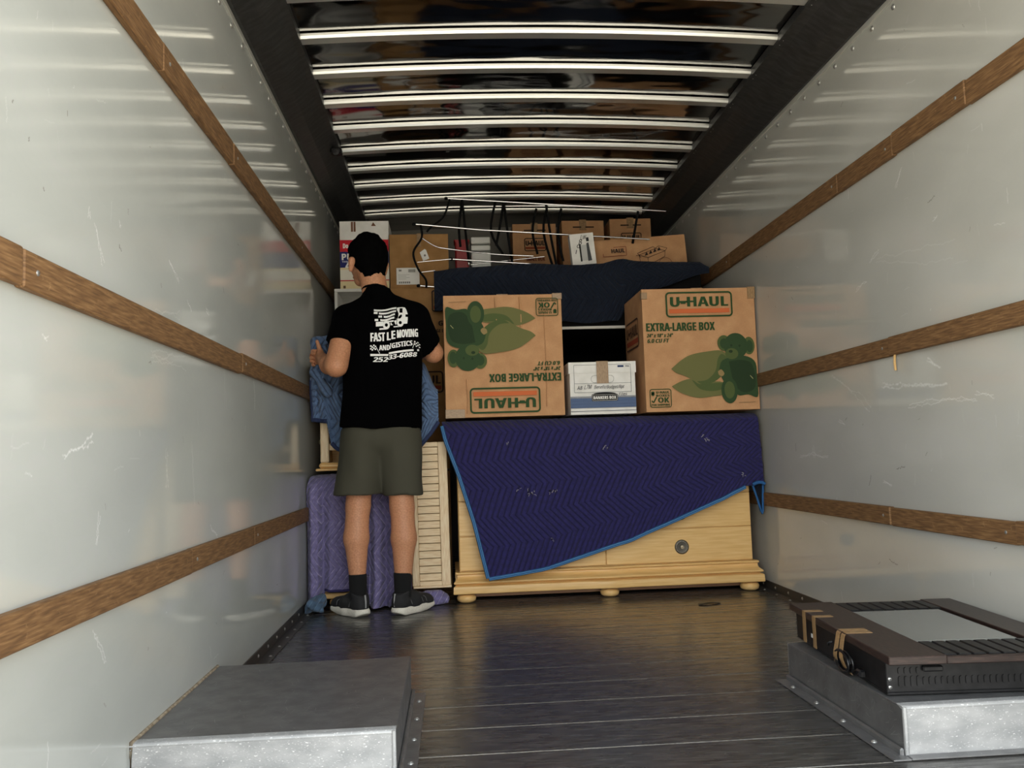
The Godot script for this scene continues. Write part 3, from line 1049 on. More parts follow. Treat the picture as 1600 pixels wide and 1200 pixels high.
func xl_print(w: float, h: float, mirror_size: String) -> Dictionary:
	var p := P()
	var g := GREEN
	logo(p, 0.208 * w, 0.761 * h, 0.797 * w, 0.969 * h, g, ORANGE)
	pr_text(p, "EXTRA-LARGE BOX", 0.03 * w, 0.652 * h, 0.60 * w, 0.066 * h, g)
	pr_text(p, mirror_size, 0.03 * w, 0.602 * h, 0.225 * w, 0.03 * h, g, 0, 0.2)
	pr_text(p, "6.0 CU FT", 0.032 * w, 0.557 * h, 0.185 * w, 0.033 * h, g, 0, 0.2)
	# stamp
	pr_ring(p, 0.033 * w, 0.037 * h, 0.222 * w, 0.186 * h, 0.02 * h, 0.006 * h, g)
	pr_rect(p, 0.047 * w, 0.142 * h, 0.075 * w, 0.165 * h, g)
	pr_oval(p, Vector2(0.061 * w, 0.142 * h), Vector2(0.014 * w, 0.012 * h), g, 0)
	pr_text(p, "U-HAUL", 0.09 * w, 0.148 * h, 0.115 * w, 0.02 * h, g)
	pr_text(p, "BOXES", 0.09 * w, 0.123 * h, 0.115 * w, 0.018 * h, g)
	pr_text(p, "OK", 0.105 * w, 0.075 * h, 0.095 * w, 0.042 * h, g)
	pr_line(p, [Vector2(0.05 * w, 0.092 * h), Vector2(0.064 * w, 0.076 * h), Vector2(0.092 * w, 0.122 * h)], 0.011 * w, g)
	pr_text(p, "FOR SHIPPING", 0.047 * w, 0.05 * h, 0.158 * w, 0.016 * h, g)
	pr_line(p, [Vector2(0.81 * w, 0.058 * h), Vector2(0.955 * w, 0.061 * h)], 0.003 * h, srgb(110, 92, 60))
	# cushions and a toy bear, printed in one green ink
	var q := func(pts: Array) -> PackedVector2Array:
		var v := []
		for a in pts: v.append(Vector2((a[0] - 235) / 900.0 * w, (1075 - a[1]) / 955.0 * h))
		v.append(v[0])
		var out := PackedVector2Array(smooth_path(v, 4))
		out.resize(out.size() - 1)
		return out
	var light := srgb(108, 108, 62)
	var mid := srgb(78, 92, 48)
	var dark := srgb(44, 70, 34)
	var deep := srgb(30, 54, 26)
	pr_poly(p, q.call([[440, 880], [520, 842], [600, 826], [700, 850], [850, 860], [860, 945], [760, 966], [650, 974], [560, 952], [490, 920]]), light, 0)
	pr_poly(p, q.call([[600, 836], [690, 862], [850, 866], [855, 905], [760, 925], [660, 905]]), mid, 1)
	pr_poly(p, q.call([[443, 746], [520, 684], [600, 642], [720, 620], [850, 616], [900, 700], [840, 800], [760, 858], [660, 868], [605, 832], [540, 800], [480, 778]]), light, 2)
	pr_poly(p, q.call([[640, 846], [720, 836], [790, 770], [812, 680], [850, 640], [900, 700], [840, 805], [760, 860], [680, 870]]), mid, 3)
	pr_poly(p, q.call([[820, 760], [850, 690], [960, 660], [1050, 664], [1112, 716], [1116, 840], [1116, 976], [1040, 958], [960, 962], [930, 900], [850, 850]]), dark, 4)
	pr_oval(p, Vector2((868 - 235) / 900.0 * w, (1075 - 556) / 955.0 * h), Vector2(0.057 * w, 0.064 * h), mid, 4)
	pr_oval(p, Vector2((1066 - 235) / 900.0 * w, (1075 - 580) / 955.0 * h), Vector2(0.050 * w, 0.072 * h), mid, 4)
	pr_oval(p, Vector2((868 - 235) / 900.0 * w, (1075 - 560) / 955.0 * h), Vector2(0.036 * w, 0.042 * h), dark, 5)
	pr_oval(p, Vector2((1070 - 235) / 900.0 * w, (1075 - 585) / 955.0 * h), Vector2(0.030 * w, 0.05 * h), dark, 5)
	pr_oval(p, Vector2((960 - 235) / 900.0 * w, (1075 - 580) / 955.0 * h), Vector2(0.105 * w, 0.105 * h), dark, 6)
	pr_oval(p, Vector2((925 - 235) / 900.0 * w, (1075 - 640) / 955.0 * h), Vector2(0.058 * w, 0.045 * h), mid, 7)
	pr_oval(p, Vector2((918 - 235) / 900.0 * w, (1075 - 622) / 955.0 * h), Vector2(0.017 * w, 0.012 * h), deep, 8)
	pr_oval(p, Vector2((925 - 235) / 900.0 * w, (1075 - 575) / 955.0 * h), Vector2(0.009 * w, 0.01 * h), deep, 7)
	pr_oval(p, Vector2((990 - 235) / 900.0 * w, (1075 - 580) / 955.0 * h), Vector2(0.009 * w, 0.01 * h), deep, 7)
	pr_poly(p, q.call([[900, 700], [1000, 690], [1085, 730], [1100, 900], [1000, 940], [930, 860]]), deep, 5)
	pr_oval(p, Vector2((893 - 235) / 900.0 * w, (1075 - 924) / 955.0 * h), Vector2(0.072 * w, 0.104 * h), dark, 8)
	pr_oval(p, Vector2((893 - 235) / 900.0 * w, (1075 - 920) / 955.0 * h), Vector2(0.046 * w, 0.07 * h), mid, 9)
	pr_poly(p, q.call([[808, 775], [835, 760], [858, 790], [842, 812], [815, 802]]), srgb(150, 128, 84), 9)
	pr_line(p, [Vector2((1062 - 235) / 900.0 * w, (1075 - 812) / 955.0 * h), Vector2((1084 - 235) / 900.0 * w, (1075 - 838) / 955.0 * h)], 0.005 * w, srgb(176, 170, 120), 9)
	return p

func make_boxes() -> void:
	# right extra-large carton
	var w := 0.612
	var h := 0.655
	var o := carton("moving_box", "upright extra-large brown moving box against the wall, green bear print at lower corner", w, h, 0.46, Vector3(1.326, 0.944, -4.462), 0.0, M.card, 401, "extra-large moving boxes")
	add_print(o, xl_print(w, h, "24\" x 18\" x 24\""), w)
	strip(o, "tape", Vector3(w / 2 - 0.038, h - 0.062, -0.02), Vector3(w / 2 + 0.0015, h + 0.002, 0.0055), M.tape)
	strip(o, "tape", Vector3(-w / 2 - 0.0015, h - 0.055, -0.03), Vector3(-w / 2 + 0.03, h - 0.02, 0.0052), M.tape)
	strip(o, "tape", Vector3(-0.03, h - 0.002, -0.46), Vector3(0.03, h + 0.005, -0.02), M.tape)
	var sp := P()      # print on its narrow side
	logo(sp, 0.06, 0.36, 0.38, 0.52, srgb(70, 40, 24), srgb(150, 60, 30))
	var sm := part("side_print", pr_mesh(sp), M.print, o, true)
	sm.rotation.y = -PI / 2
	sm.position = Vector3(-w / 2 - 0.006, 0, -0.46)
	# left extra-large carton stands upside down
	w = 0.626
	h = 0.645
	o = carton("moving_box", "upside-down extra-large brown moving box with inverted lettering beside the mover", w, h, 0.46, Vector3(0.285, 0.944, -4.49), 0.012, M.card, 402, "extra-large moving boxes", 0.012)
	var pm := part("print", pr_mesh(xl_print(w, h, "24\" x 18\" x 24\"")), M.print, o, true)
	pm.rotation.z = PI
	pm.position = Vector3(w / 2, h, 0.0105)
	strip(o, "tape", Vector3(w / 2 - 0.05, h - 0.03, -0.02), Vector3(w / 2 + 0.001, h + 0.002, 0.008), M.tape)
	strip(o, "tape", Vector3(-w / 2 - 0.001, 0.0, -0.02), Vector3(-w / 2 + 0.1, 0.045, 0.0085), M.tape)
	strip(o, "tape", Vector3(-0.03, h - 0.002, -0.46), Vector3(0.03, h + 0.006, -0.02), M.tape)
	# creases in the battered front
	for c in [[-0.04, 0.39, 0.63, 0.004], [0.09, 0.40, 0.63, 0.004], [-0.20, 0.02, 0.2, 0.003], [0.215, 0.05, 0.55, 0.002]]:
		part("crease", tube_mesh([Vector3(c[0], c[1], 0.0055), Vector3(c[0] + 0.004, (c[1] + c[2]) / 2, 0.008), Vector3(c[0], c[2], 0.0055)], c[3], 6), M.card, o, true)
	# white file box
	w = 0.362
	h = 0.277
	o = thing("file_box", "white cardboard file box with blue stripes between the two big brown boxes", "box", Vector3(0.802, 0.944, -4.50))
	part("body", soft_box(w - 0.012, h - 0.05, 0.40, 0.003, 403), M.white_card, o, true)
	var lid := part("lid", soft_box(w, 0.06, 0.405, 0.002, 404), M.white_card, o, true)
	lid.position = Vector3(0, h - 0.06, 0.004)
	var p := P()
	var navy := srgb(44, 62, 104)
	for k in 11: pr_rect(p, 0.006, 0.034 + k * 0.0058, w - 0.008, 0.0365 + k * 0.0058, navy.lightened(0.04 * (k % 3)), 0)
	pr_rect(p, 0.006, 0.036, w - 0.008, 0.085, Color(srgb(104, 124, 158)), -1)
	pr_rect(p, 0.006, 0.016, w - 0.008, 0.019, srgb(120, 124, 134), 0)
	pr_poly(p, round_rect(0.118, 0.068, 0.258, 0.106, 0.008), srgb(24, 22, 24), 2)
	pr_oval(p, Vector2(0.188, 0.106), Vector2(0.06, 0.009), srgb(24, 22, 24), 2)
	pr_ring(p, 0.121, 0.071, 0.255, 0.103, 0.006, 0.002, srgb(190, 188, 184), 3)
	pr_text(p, "BANKERS BOX", 0.128, 0.079, 0.12, 0.016, srgb(236, 234, 230), 4)
	pr_ring(p, 0.028, 0.115, w - 0.03, 0.262, 0.003, 0.0018, srgb(120, 122, 128), 1)
	pr_line(p, [Vector2(0.028, 0.163), Vector2(w - 0.03, 0.163)], 0.0016, srgb(120, 122, 128), 1)
	pr_rect(p, 0.262, 0.246, 0.294, 0.256, navy, 1)
	pr_text(p, "703", 0.302, 0.247, 0.022, 0.008, srgb(110, 112, 120), 1)
	pr_ring(p, 0.118, 0.166, 0.24, 0.205, 0.018, 0.0015, srgb(130, 128, 124), 1)
	var ink := srgb(60, 60, 70)
	pr_text(p, "A8", 0.042, 0.131, 0.026, 0.02, ink, 1, 0.2, 0.0, 300)
	pr_text(p, "L7M", 0.08, 0.133, 0.036, 0.022, ink, 1, 0.3, 0.05, 300)
	pr_text(p, "Benefit/Budget/Rpt", 0.132, 0.129, 0.158, 0.024, ink, 1, 0.25, 0.0, 300)
	pr_text(p, "Files", 0.262, 0.095, 0.044, 0.016, ink, 1, 0.25, 0.05, 300)
	add_print(o, p, w, "print", 0.0068)
	var tp := mk()
	bx(tp, Vector3(-0.032, h - 0.115, 0.0085), Vector3(0.03, h + 0.001, 0.0105), 0.0005)
	bx(tp, Vector3(-0.032, h + 0.001, -0.3), Vector3(0.03, h + 0.003, 0.0105), 0.0005)
	part("tape", tp.commit(), M.tape, o, true)

# ---------------------------------------------------------------- furniture at the front of the load
func dresser() -> void:
	var o := thing("dresser", "low pale wooden dresser with round knobs under the navy quilted blanket", "dresser", Vector3(0.8, 0, -4.75))
	var xl := 0.022
	var xr := 1.568
	var zf := -4.515
	part("carcass", box_mesh(Vector3(xl, 0.15, -4.985), Vector3(xr, 0.885, zf - 0.012), 0.004), M.cream, o)
	part("top", box_mesh(Vector3(xl - 0.02, 0.888, -4.99), Vector3(xr + 0.02, 0.915, zf + 0.02), 0.008), M.cream, o)
	var ys := [0.156, 0.333, 0.511, 0.69, 0.868]
	for col in 2:
		var x0: float = [xl + 0.003, 0.787][col]
		var x1: float = [0.783, xr - 0.003][col]
		for r in 4:
			var d := part("drawer", box_mesh(Vector3(x0, ys[r] + 0.002, zf - 0.011), Vector3(x1, ys[r + 1] - 0.002, zf), 0.0025, Vector2(r * 0.37, col * 0.7 + r)), M.cream, o)
			var cx := (x0 + x1) / 2 + 0.012
			var cy: float = (ys[r] + ys[r + 1]) / 2 - 0.008
			var st := mk()
			lathe(st, [Vector2(0.0, 0.004), Vector2(0.012, 0.004), Vector2(0.016, 0.007), Vector2(0.02, 0.004), Vector2(0.026, 0.007), Vector2(0.033, 0.006), Vector2(0.037, 0.003), Vector2(0.038, 0.0)], Vector3(cx, cy, zf), Vector3.BACK, 28)
			var kn := part("rosette", st.commit(), mat(srgb(96, 92, 84), 0.4, 0.7), d)
			for k in 24:
				var a := TAU * k / 24
				var sp := mk()
				lathe(sp, [Vector2(0, 0.0025), Vector2(0.002, 0.0015), Vector2(0.0028, 0)], Vector3(cx + cos(a) * 0.0297, cy + sin(a) * 0.0297, zf + 0.0065), Vector3.BACK, 5)
				if r == 0 and col == 1: part("bead", sp.commit(), M.rivet, d)
			var kb := mk()
			lathe(kb, [Vector2(0.0, 0.016), Vector2(0.006, 0.0155), Vector2(0.010, 0.012), Vector2(0.008, 0.007), Vector2(0.006, 0.003)], Vector3(cx, cy, zf), Vector3.BACK, 16)
			part("knob", kb.commit(), mat(srgb(226, 214, 186), 0.25, 0.2), d)
	# stepped base moulding, sweeping out at the middle and the ends
	var prof := [Vector2(0.154, -0.01), Vector2(0.154, 0.012), Vector2(0.151, 0.019), Vector2(0.146, 0.020), Vector2(0.142, 0.016), Vector2(0.141, 0.006), Vector2(0.137, 0.005), Vector2(0.128, 0.008), Vector2(0.118, 0.018), Vector2(0.111, 0.034), Vector2(0.108, 0.041), Vector2(0.104, 0.045), Vector2(0.099, 0.044), Vector2(0.096, 0.038), Vector2(0.095, 0.024), Vector2(0.091, 0.022), Vector2(0.089, 0.036), Vector2(0.086, 0.047), Vector2(0.082, 0.050), Vector2(0.052, 0.052), Vector2(0.047, 0.047), Vector2(0.046, 0.036), Vector2(0.046, -0.01)]
	var p := []
	var uv := []
	for i in 61:
		var t := i / 60.0
		var x := lerpf(-0.02, 1.615, t)
		var c := absf(fposmod(t * 2.0, 1.0) * 2.0 - 1.0)            # 1 at ends and middle
		var sweep := 0.004 * pow(c, 3.0) + 0.008 * exp(-pow((t - 0.5) / 0.05, 2.0))
		var r := []
		var ru := []
		var arc := 0.0
		for k in prof.size():
			if k > 0: arc += (prof[k] - prof[k - 1]).length()
			var side := clampf(prof[k].y - 0.01, 0.0, 0.05) * 0.5
			var xx := x
			if i == 0: xx = x + 0.03 - side
			if i == 60: xx = x - 0.03 + side
			r.append(Vector3(xx, prof[k].x, zf + prof[k].y + sweep))
			ru.append(Vector2(x, arc))
		p.append(r); uv.append(ru)
	var st := mk()
	grid(st, p, uv, true)
	bx(st, Vector3(0.0, 0.046, -4.98), Vector3(1.59, 0.152, zf - 0.011), 0.002)
	part("base_moulding", st.commit(), M.cream, o)
	for x in [0.055, 0.797, 1.54]:
		part("bun_foot", lathe_mesh([Vector2(0.0, 0.045), Vector2(0.030, 0.044), Vector2(0.044, 0.036), Vector2(0.050, 0.024), Vector2(0.046, 0.010), Vector2(0.030, 0.001), Vector2(0.0, 0.001)], Vector3(x, 0, zf + 0.0), Vector3.UP, 28), M.cream, o)
	part("plinth", box_mesh(Vector3(0.03, 0.012, -4.62), Vector3(1.57, 0.046, -4.60), 0.001), mat(srgb(170, 128, 96), 0.6), o)

func dresser_blanket() -> void:
	var o := thing("moving_blanket", "navy quilted moving blanket with bright blue binding draped slantwise over the dresser", "blanket", Vector3(0.8, 0.5, -4.46))
	var nz := FastNoiseLite.new()
	nz.seed = 9
	nz.frequency = 3.0
	var left := [[0.0, -0.05], [0.12, -0.03], [0.35, 0.035], [0.65, 0.105], [0.9, 0.15], [1.0, 0.168]]
	var bot := [[0.0, 0.132], [0.2, 0.168], [0.5, 0.29], [0.84, 0.488], [0.93, 0.545], [1.0, 0.555]]
	var f := func(u: float, v: float) -> Vector3:
		var yb := lin(u, bot)
		var T := 0.28                              # share of v that lies on top
		var y := 0.0
		var z := 0.0
		var x := 0.0
		if v < T:
			var t := v / T
			x = lerpf(-0.05, 1.605, u)
			z = lerpf(-4.95, -4.50, t)
			y = 0.931 + nz.get_noise_2d(x * 2.0, z * 2.0) * 0.001
			if t > 0.9: y -= 0.004 * (t - 0.9) / 0.1
		else:
			var t := (v - T) / (1.0 - T)
			var s := minf(1.0, t * 14.0)
			x = lerpf(lin(t, left), lerpf(1.605, 1.622, minf(1.0, t * 1.3)), u)
			y = lerpf(0.927, yb, t)
			z = -4.50 + 0.045 * sin(s * PI / 2) + 0.006 * t
			z += (nz.get_noise_2d(x * 1.6, y * 1.2) * 0.011 + nz.get_noise_2d(x * 7.0, y * 4.0 + 9.0) * 0.008 + nz.get_noise_2d(x * 16.0 + y * 3.0, y * 9.0) * 0.003) * s
			z += 0.012 * t * sin(u * 9.0 + 1.0) * s + 0.012 * s
			z += 0.02 * t * t * smoothstep(0.5, 0.0, u)
		return Vector3(x, y, z)
	part("quilt", sheet(80, 60, func(u, v): return f.call(u, 1.0 - v), 0.008, Vector2(1.7, 1.15)), M.blanket, o)
	# binding along the hanging edges, with two rows of stitching
	var edge := []
	for k in 25: edge.append(f.call(0.0, lerpf(0.30, 1.0, k / 24.0)) + Vector3(-0.004, 0, 0.001))
	var low := []
	for k in 41: low.append(f.call(k / 40.0 * 0.93, 1.0) + Vector3(0, -0.004, 0.001))
	for e in [edge, low]:
		var b := part("binding", ribbon(e, 0.021, 0.014), M.blanket_bind, o)
		for s in [-0.0045, 0.0045]:
			var th := []
			for k in e.size():
				var d: Vector3 = (e[mini(k + 1, e.size() - 1)] - e[maxi(k - 1, 0)]).normalized()
				th.append(e[k] + Vector3(-d.y, d.x, 0) * s + Vector3(0, 0, 0.0078))
			part("stitching", tube_mesh(th, 0.001, 5), M.thread, b)
	# the corner that hangs in a point by the wall
	var tip := func(u: float, v: float) -> Vector3:
		var x := lerpf(lerpf(1.562, 1.620, u), 1.608, v)
		var y := lerpf(0.556, 0.395, v) + 0.02 * sin(u * PI) * (1.0 - v)
		return Vector3(x, y, -4.455 - 0.05 * sin(u * PI) * (1.0 - v) + 0.004 * v)
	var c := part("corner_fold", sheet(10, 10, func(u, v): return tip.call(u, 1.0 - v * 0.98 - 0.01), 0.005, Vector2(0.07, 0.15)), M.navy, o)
	part("binding", ribbon([tip.call(0.0, 0.0), tip.call(0.0, 0.5), tip.call(0.5, 0.97), tip.call(1.0, 0.5), tip.call(1.0, 0.0)], 0.012, 0.01), M.blanket_bind, c)
	part("binding", ribbon([Vector3(1.56, 0.552, -4.437), Vector3(1.585, 0.562, -4.432), Vector3(1.605, 0.561, -4.43), Vector3(1.622, 0.552, -4.43)], 0.018, 0.012), M.blanket_bind, c)
	# torn tufts of lint
	rng.seed = 14
	for t in [[0.235, 0.80], [0.215, 0.575], [0.245, 0.55], [0.275, 0.545], [0.38, 0.548], [0.415, 0.555], [0.27, 0.545], [0.755, 0.765], [1.30, 0.815], [1.315, 0.79], [1.50, 0.60], [0.36, 0.31]]:
		var v: float = 0.28 + 0.72 * clampf((0.927 - t[1]) / (0.927 - 0.35), 0.0, 0.8)
		var q: Vector3 = f.call(clampf((t[0] + 0.05) / 1.66, 0.0, 1.0), v)
		for k in 3:
			var a := Vector3(q.x + rng.randf_range(-0.01, 0.01), t[1] + rng.randf_range(-0.008, 0.008), q.z + 0.004)
			var e := a + Vector3(rng.randf_range(-0.012, 0.012), rng.randf_range(-0.016, 0.016), 0.003)
			part("lint", tube_mesh(smooth_path([a, (a + e) / 2 + Vector3(rng.randf_range(-0.006, 0.006), 0.003, 0.005), e], 3), rng.randf_range(0.0012, 0.003), 5), mat(srgb(150, 146, 160) if k or t[0] > 0.7 else srgb(24, 24, 40), 0.95), o)

# flat band with thickness that follows a path in the xy plane
func ribbon(pts: Array, w: float, t: float) -> ArrayMesh:
	var pa := smooth_path(pts, 3)
	var ring := [[-0.5, -0.2], [-0.38, 0.4], [0.0, 0.5], [0.38, 0.4], [0.5, -0.2], [0.0, -0.5], [-0.5, -0.2]]
	var p := []
	var uv := []
	for r in ring:
		var row := []
		var ru := []
		for k in pa.size():
			var d: Vector3 = (pa[mini(k + 1, pa.size() - 1)] - pa[maxi(k - 1, 0)])
			d.z = 0
			d = d.normalized()
			row.append(pa[k] + Vector3(-d.y, d.x, 0) * r[0] * w + Vector3(0, 0, r[1] * t))
			ru.append(Vector2(k * 0.02, r[0] * w))
		p.append(row); uv.append(ru)
	var st := mk()
	grid(st, p, uv, false, true)
	return st.commit()

func louvre() -> void:
	var o := thing("louvred_shutter", "tall unpainted wooden louvred shutter panel standing beside the dresser", "shutter", Vector3(-0.111, 0.09, -4.535))
	o.rotation.z = 0.008
	var h := 0.735
	var a := -0.108
	var b := 0.088
	part("stile", box_mesh(Vector3(a, 0, -0.014), Vector3(a + 0.036, h, 0.014), 0.003), M.ash, o, true)
	part("stile", box_mesh(Vector3(b - 0.046, 0, -0.014), Vector3(b, h, 0.014), 0.003), M.ash, o, true)
	part("rail", box_mesh(Vector3(a + 0.0365, 0, -0.012), Vector3(b - 0.0465, 0.022, 0.012), 0.002), M.ash, o, true)
	part("rail", box_mesh(Vector3(a + 0.0365, h - 0.024, -0.012), Vector3(b - 0.0465, h, 0.012), 0.002), M.ash, o, true)
	part("bottom_lip", box_mesh(Vector3(a + 0.004, -0.012, -0.016), Vector3(b + 0.003, -0.0005, 0.017), 0.002), M.ash, o, true)
	var n := 18
	var p := (h - 0.048) / n
	rng.seed = 21
	for k in n:
		var s := part("slat", box_mesh(Vector3(a + 0.037, -p * 0.5 + 0.0016, -0.003), Vector3(b - 0.047, p * 0.5 - 0.0016, 0.003), 0.0015, Vector2(rng.randf() * 3.0, rng.randf() * 3.0)), M.ash, o, true)
		s.position = Vector3(0, 0.023 + p * (k + 0.5), 0.0)
		s.rotation.x = 0.1

func wrapped_stand() -> void:
	# small cream chest under a purple pad
	var o := thing("wooden_chest", "pale wooden chest wrapped in the purple pad, only its foot showing below", "chest", Vector3(-0.46, 0, -4.72))
	part("carcass", box_mesh(Vector3(-0.70, 0.075, -4.95), Vector3(-0.24, 0.64, -4.53), 0.006), M.cream, o)
	part("base_moulding", box_mesh(Vector3(-0.712, 0.05, -4.96), Vector3(-0.232, 0.078, -4.492), 0.005), M.cream, o)
	for x in [-0.62, -0.30]:
		part("bun_foot", lathe_mesh([Vector2(0.0, 0.049), Vector2(0.030, 0.048), Vector2(0.042, 0.036), Vector2(0.044, 0.022), Vector2(0.034, 0.004), Vector2(0.0, 0.001)], Vector3(x + 0.02, 0, -4.54), Vector3.UP, 20), M.cream, o)
	# the pad over it
	var pd := thing("moving_pad", "lavender quilted pad hanging in folds behind the mover's legs", "blanket", Vector3(-0.46, 0.3, -4.46))
	var nz := FastNoiseLite.new()
	nz.seed = 31
	nz.frequency = 2.2
	var bot := [[0.0, 0.012], [0.145, 0.014], [0.16, 0.095], [0.42, 0.088], [0.50, 0.085], [0.56, 0.06], [0.62, 0.014], [0.86, 0.012], [1.0, 0.02]]
	var fold := [[0.0, -0.03], [0.05, 0.06], [0.115, 0.055], [0.155, -0.015], [0.23, 0.04], [0.34, 0.03], [0.42, 0.0], [0.55, -0.012], [0.60, 0.0], [0.655, 0.065], [0.70, 0.055], [0.755, -0.005], [0.82, 0.04], [0.9, 0.02], [1.0, -0.01]]
	var f := func(u: float, v: float) -> Vector3:
		var x := lerpf(-0.735, -0.222, u)
		var top := 0.672 + 0.006 * sin(u * 7.0)
		var T := 0.22
		if v < T:
			var t := v / T
			return Vector3(x, top - 0.006 * (1.0 - t) + nz.get_noise_2d(x * 3.0, t) * 0.006 - 0.012 * pow(t, 6.0), lerpf(-4.9, -4.53, t))
		var t := (v - T) / (1.0 - T)
		var s := sin(minf(1.0, t * 9.0) * PI / 2)
		var y := lerpf(top - 0.014, lin(u, bot), t)
		var z := -4.53 + 0.05 * s + curve(u, fold) * s * (0.35 + 0.65 * t) + nz.get_noise_2d(x * 2.0, y) * 0.02 * s
		if u > 0.58 and u < 0.8: z += 0.05 * pow(t, 6.0)
		return Vector3(x - 0.012 * s * (1.0 - u) + 0.02 * sin(y * 5.0) * s * (1.0 - absf(u - 0.4) * 1.4) * 0.3, y, z)
	part("quilt", sheet(84, 48, func(u, v): return f.call(u, 1.0 - v), 0.007, Vector2(0.62, 0.95)), M.purple, pd)
	var e1 := []
	for k in 9: e1.append(f.call(0.165 + k * 0.042, 1.0) + Vector3(0, 0.004, 0.002))
	part("binding", ribbon(e1, 0.013, 0.016), M.purple_bind, pd)
	var e2 := []
	for k in 5: e2.append(f.call(0.004 + k * 0.034, 1.0) + Vector3(0, 0.003, 0.002))
	part("binding", ribbon(e2, 0.014, 0.016), M.purple_bind, pd)
	# crumpled ends on the floor
	var S := field(Vector3(-0.80, -0.02, -4.52), Vector3(-0.52, 0.13, -4.20), 0.007)
	bone(S, Vector3(-0.705, 0.035, -4.36), Vector3(-0.66, 0.045, -4.39), 0.034, 0.030, 0.02, Vector3(1, 1, 1))
	bone(S, Vector3(-0.70, 0.035, -4.33), Vector3(-0.655, 0.026, -4.35), 0.022, 0.022, 0.012)
	ruffle(S, 0.026, 13.0, 3)
	carve(S, Vector3(0, 0.002, 0), Vector3.DOWN)
	carve(S, Vector3(-0.738, 0, 0), Vector3.LEFT)
	var st := mk()
	skin(S, st)
	tag(part("crumpled_pad", st.commit(), M.teal, self), "crumpled faded teal pad end on the floor in the corner by the wall", "blanket")
	S = field(Vector3(-0.30, -0.02, -4.56), Vector3(0.02, 0.14, -4.22), 0.007)
	bone(S, Vector3(-0.182, 0.048, -4.475), Vector3(-0.13, 0.04, -4.475), 0.032, 0.036, 0.02)
	bone(S, Vector3(-0.13, 0.038, -4.475), Vector3(-0.055, 0.028, -4.475), 0.036, 0.028, 0.02)
	bone(S, Vector3(-0.155, 0.03, -4.50), Vector3(-0.06, 0.03, -4.50), 0.03, 0.026, 0.02)
	ruffle(S, 0.026, 11.0, 6)
	carve(S, Vector3(0, 0.002, 0), Vector3.DOWN)
	carve(S, Vector3(0, 0.072, 0), Vector3.UP)
	st = mk()
	skin(S, st)
	tag(part("crumpled_pad", st.commit(), M.purple, self), "bunched purple pad lying under the louvred shutter", "blanket")
	# cream cabinet on top of the wrapped chest, mostly behind the mover
	o = thing("bedside_cabinet", "pale wooden bedside cabinet set on the wrapped chest, corner post visible by the wall", "cabinet", Vector3(-0.45, 0.69, -4.78))
	part("base_moulding", box_mesh(Vector3(-0.715, 0.692, -4.95), Vector3(-0.23, 0.705, -4.60), 0.004), M.cream, o)
	part("base_moulding", box_mesh(Vector3(-0.70, 0.7055, -4.94), Vector3(-0.245, 0.735, -4.615), 0.01), M.cream, o)
	part("post", box_mesh(Vector3(-0.692, 0.7355, -4.665), Vector3(-0.648, 1.12, -4.618), 0.006), M.ash, o)
	part("post", box_mesh(Vector3(-0.29, 0.7355, -4.665), Vector3(-0.25, 1.12, -4.618), 0.006), M.ash, o)
	part("back", box_mesh(Vector3(-0.686, 0.736, -4.94), Vector3(-0.255, 1.12, -4.93), 0.002), M.cream, o)
	part("side", box_mesh(Vector3(-0.686, 0.736, -4.9295), Vector3(-0.672, 1.12, -4.67), 0.002), M.cream, o)
	part("side", box_mesh(Vector3(-0.269, 0.736, -4.9295), Vector3(-0.255, 1.12, -4.67), 0.002), M.cream, o)
	part("shelf_rail", box_mesh(Vector3(-0.6475, 0.80, -4.66), Vector3(-0.2905, 0.835, -4.64), 0.003), M.ash, o)
	part("top", box_mesh(Vector3(-0.70, 1.1205, -4.95), Vector3(-0.24, 1.145, -4.61), 0.006), M.cream, o)
	var kb := mk()
	lathe(kb, [Vector2(0, 0.012), Vector2(0.009, 0.010), Vector2(0.012, 0.004), Vector2(0.02, 0.0)], Vector3(-0.692, 0.845, -4.64), Vector3.LEFT, 16)
	part("knob", kb.commit(), mat(srgb(150, 146, 120), 0.3, 0.8), o)

